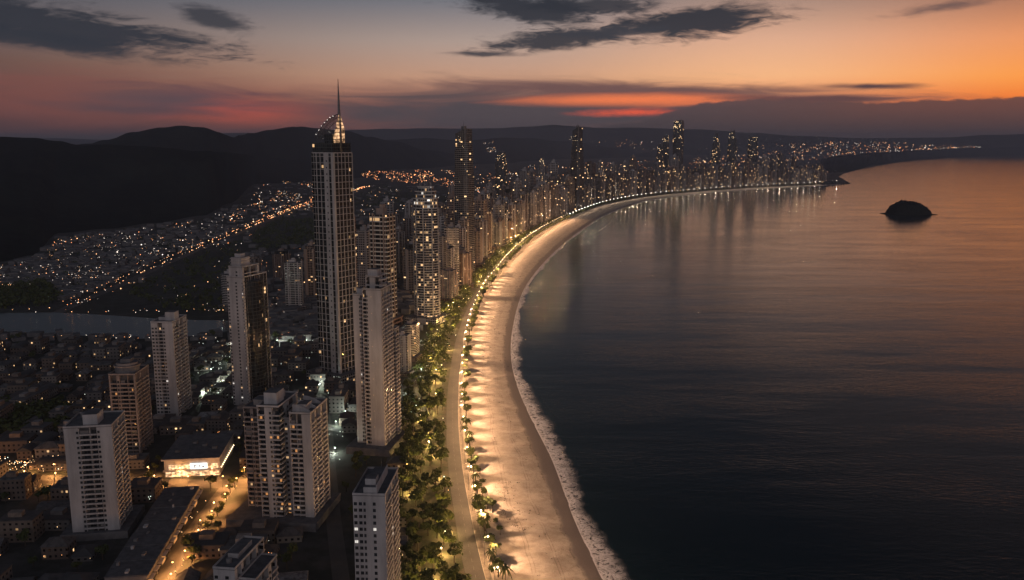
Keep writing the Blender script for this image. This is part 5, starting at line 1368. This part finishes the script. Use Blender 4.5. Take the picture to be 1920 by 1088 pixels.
def palm_proto(k):
    rg = random.Random(200 + k); root = empty('palm_tree'); mb = MB(); tb = MB(); H_ = 9.5 + k * 1.1
    pts = [(0, 0, -.3), (.15, 0, H_ * .4), (.5, .1, H_ * .75), (.8, .15, H_)]
    tb.tube(pts, [.30, .2, .17, .14], 7); c = Vector(pts[-1])
    for j in range(16):
        a = 2 * math.pi * j / 16 + rg.uniform(-.15, .15); u = Vector((math.cos(a), math.sin(a), 0)); w_ = Vector((-u.y, u.x, 0)); L_ = rg.uniform(2.6, 3.6); el = rg.uniform(.1, .9); prev = None
        for s in range(5):
            f = s / 4; p = c + u * L_ * f + Vector((0, 0, L_ * (el * f - 1.05 * f * f))); hw = .55 * (1 - f * .75) * (.35 + min(1, f * 4) * .65)
            cur = (p - w_ * hw - Vector((0, 0, hw * .5)), p, p + w_ * hw - Vector((0, 0, hw * .5)))
            if prev: mb.quad([prev[0], prev[1], cur[1], cur[0]]); mb.quad([prev[1], prev[2], cur[2], cur[1]])
            prev = cur
    mb.obj('crown', MAT['leaf'], root); tb.obj('trunk', MAT['bark'], root); return root
def shrub_proto(k):
    rg = random.Random(300 + k); root = empty('shrub'); mb = MB(); tb = MB()
    for j in range(4): x, y = rg.uniform(-1.6, 1.6), rg.uniform(-1.6, 1.6); crown(mb, rg, x, y, rg.uniform(.9, 1.8), 1.5, 1.2, 70, .5); tb.tube([(x * .3, y * .3, -.2), (x, y, 1.3)], [.1, .05], 5)
    mb.obj('crown', MAT['leaf'], root); tb.obj('stem', MAT['bark'], root); return root
TP = [tree_proto(k) for k in range(6)]; PP = [palm_proto(k) for k in range(3)]; SP_ = [shrub_proto(k) for k in range(3)]
tr = random.Random(9); ntree = 0
def put_tree(src, p, s, label, group, cat='tree', z=LZ):
    global ntree
    o = copy_tree(src); o.location = (p.x, p.y, z); o.rotation_euler = (0, 0, tr.uniform(0, 6.28)); o.scale = (s, s, s * tr.uniform(.9, 1.15)); tag(o, label, cat, group); ntree += 1; return o
d = 20.0; tn = 0                                       # palms and sea trees at the edge of the sand, which throw the long shadows
while d < d_start + 700:
    a, tv = PR.at(d, tr.uniform(-3.5, -1.2))
    put_tree(tr.choice(PP + TP[:4]), a, tr.uniform(1.1, 1.5), 'tree at the edge of the sand, seaward of the promenade lamps', 'trees along the edge of the sand'); tn += 1
    d += tr.choice((7, 9, 20, 26))
for px, py, s in ((890, 880, .8), (900, 890, .7), (885, 868, .7), (905, 905, 1.0), (892, 920, .8), (905, 934, .9), (900, 950, 1.1), (914, 955, 1.2), (924, 962, 1.1), (908, 972, 1.2), (930, 978, .9), (912, 990, 1.2), (938, 1004, .8), (916, 1010, 1.2), (920, 1030, 1.1), (925, 1050, 1.0), (936, 1024, .6), (922, 1068, .8), (926, 945, .7), (898, 935, .8)):
    put_tree(tr.choice(SP_ + TP[:3]), G(px, py, LZ), s, 'leafy tree on the sand beside the lower promenade', 'trees on the sand by the lower promenade')
cands = []
for _ in range(2200):                                   # belt between the avenue and the towers
    d = tr.uniform(20, d_start + 1250)
    off = tr.uniform(17, 50) if d < d_start - 100 else tr.uniform(16, 36)
    a, tv = PR.at(d, off)
    if blocked(a, -1) or mnoise.noise(a / 26.0) < -.22: continue
    if any((a - c).length < (6.3 if d < d_start else 8.0) for c in cands): continue
    cands.append(a)
cands.sort(key=lambda v: v.y)
for a in cands[:150]:
    w_ = 'below the white gable tower' if a.y < 600 else ('beside the white gable and round towers' if a.y < 1100 else 'beyond the round white tower')
    put_tree(tr.choice(TP), a, tr.uniform(1.0, 1.6), f'broad leafy tree in the promenade belt {w_}', 'trees of the promenade belt')
TREEB = MB(); rgt = random.Random(4)
for a in cands[150:]: crown(TREEB, rgt, a.x, a.y, LZ + 6, 4.6, 4.0, 60, 1.1)
d = d_start + 700
while d < d_start + 1700:
    a, _ = PR.at(d, -2.0); crown(TREEB, rgt, a.x, a.y, LZ + 8, 3.4, 3.2, 30, 1.5); d += rgt.choice((10, 14, 26))
d = d_start + 1250
while d < END - 20:
    a, _ = PR.at(d, tr.uniform(16, 30)); crown(TREEB, rgt, a.x, a.y, LZ + 5, 6.5, 5.0, 34, 2.0); d += tr.uniform(12, 30)
for W in WOODS:                                        # dark woods in the suburb
    xs = [a for a, _ in W]; ys = [c for _, c in W]
    for _ in range(330):
        px, py = rgt.uniform(min(xs), max(xs)), rgt.uniform(min(ys), max(ys))
        if in_poly(px, py, W):
            q = G(px, py, LZ)
            if not blocked(q, 2) and not in_river(q) and not near3(q, 34): crown(TREEB, rgt, q.x, q.y, LZ + 5, 7.0, 5.0, 16, 2.3)
for _ in range(700):
    px, py = rgt.uniform(0, 640), rgt.uniform(330, 580)
    q = G(px, py, LZ)
    if in_poly(px, py, SUB) and not near3(q, 30): crown(TREEB, rgt, q.x, q.y, LZ + 4, 6, 4, 12, 2.0)
tag(TREEB.obj('distant_woods', MAT['leaf']), kind='stuff')
k = 0
for _ in range(500):                                   # garden trees between the houses
    px, py = tr.uniform(0, 840), tr.uniform(600, 1085); q = G(px, py, LZ)
    if k >= 85: break
    if blocked(q, 2) or near_street(q, 10) or in_river(q) or any((Vector((q.x, q.y, 0)) - c).length < 9.5 for c in HOUSES): continue
    zn = min(ZP, key=lambda z: (z[0] - q).length)[1]
    put_tree(tr.choice(TP), q, tr.uniform(.8, 1.3), f'dark garden tree {zn}', 'garden trees of the low town'); k += 1
for px, py in ((446, 905), (440, 915), (432, 925), (425, 940), (416, 955), (408, 968), (398, 985), (390, 1000), (380, 1020), (372, 1040), (360, 1060), (456, 895), (300, 870), (292, 885), (455, 870), (450, 850), (458, 835), (280, 902)):
    q = G(px, py, LZ)
    if not blocked(q, 0): put_tree(tr.choice(TP), q, tr.uniform(.7, 1.0), 'amber-lit street tree beside the shopping hall and diagonal street', 'street trees by the orange streets')
for o in TP + PP + SP_:
    for c in CHILD.get(o.name, []): bpy.data.objects.remove(c)
    bpy.data.objects.remove(o)
print('trees', ntree)
# driftwood and weed scattered on the sand
WB = MB(); rw = random.Random(6)
for _ in range(260):
    d = rw.uniform(40, d_start + 300); s_, _t = PR.at(d, -rw.uniform(8, 46) ** 1.0)
    if rw.random() < .4: s_, _t = PR.at(rw.uniform(160, 240), -rw.uniform(10, 30))
    for j in range(3): WB.octa((s_.x + rw.gauss(0, .6), s_.y + rw.gauss(0, .6), LZ - .05), rw.uniform(.15, .42))
for _ in range(420):
    d = rw.uniform(30, d_start + 500); s_, _t = PR.at(d, -rw.uniform(6, 50)); WB.octa((s_.x, s_.y, LZ - .02), rw.uniform(.1, .3))
tag(WB.obj('beach_weed', MAT['bark']), kind='stuff')

# ------------------------------------------------------------------ evening air
mb = MB(); mb.box(-26000, 26000, -2400, 26000, -2.6, 505, bottom=True)
m = bpy.data.materials.new('evening_haze'); m.use_nodes = True; t = m.node_tree
for n in list(t.nodes): t.nodes.remove(n)
pv = nd(t, 'ShaderNodeVolumePrincipled', inp={'Color': (0.60, 0.67, 0.86, 1), 'Density': 5.6e-5, 'Anisotropy': 0.1})
nd(t, 'ShaderNodeOutputMaterial', inp={1: pv.outputs[0]})
tag(mb.obj('haze', m), kind='stuff')
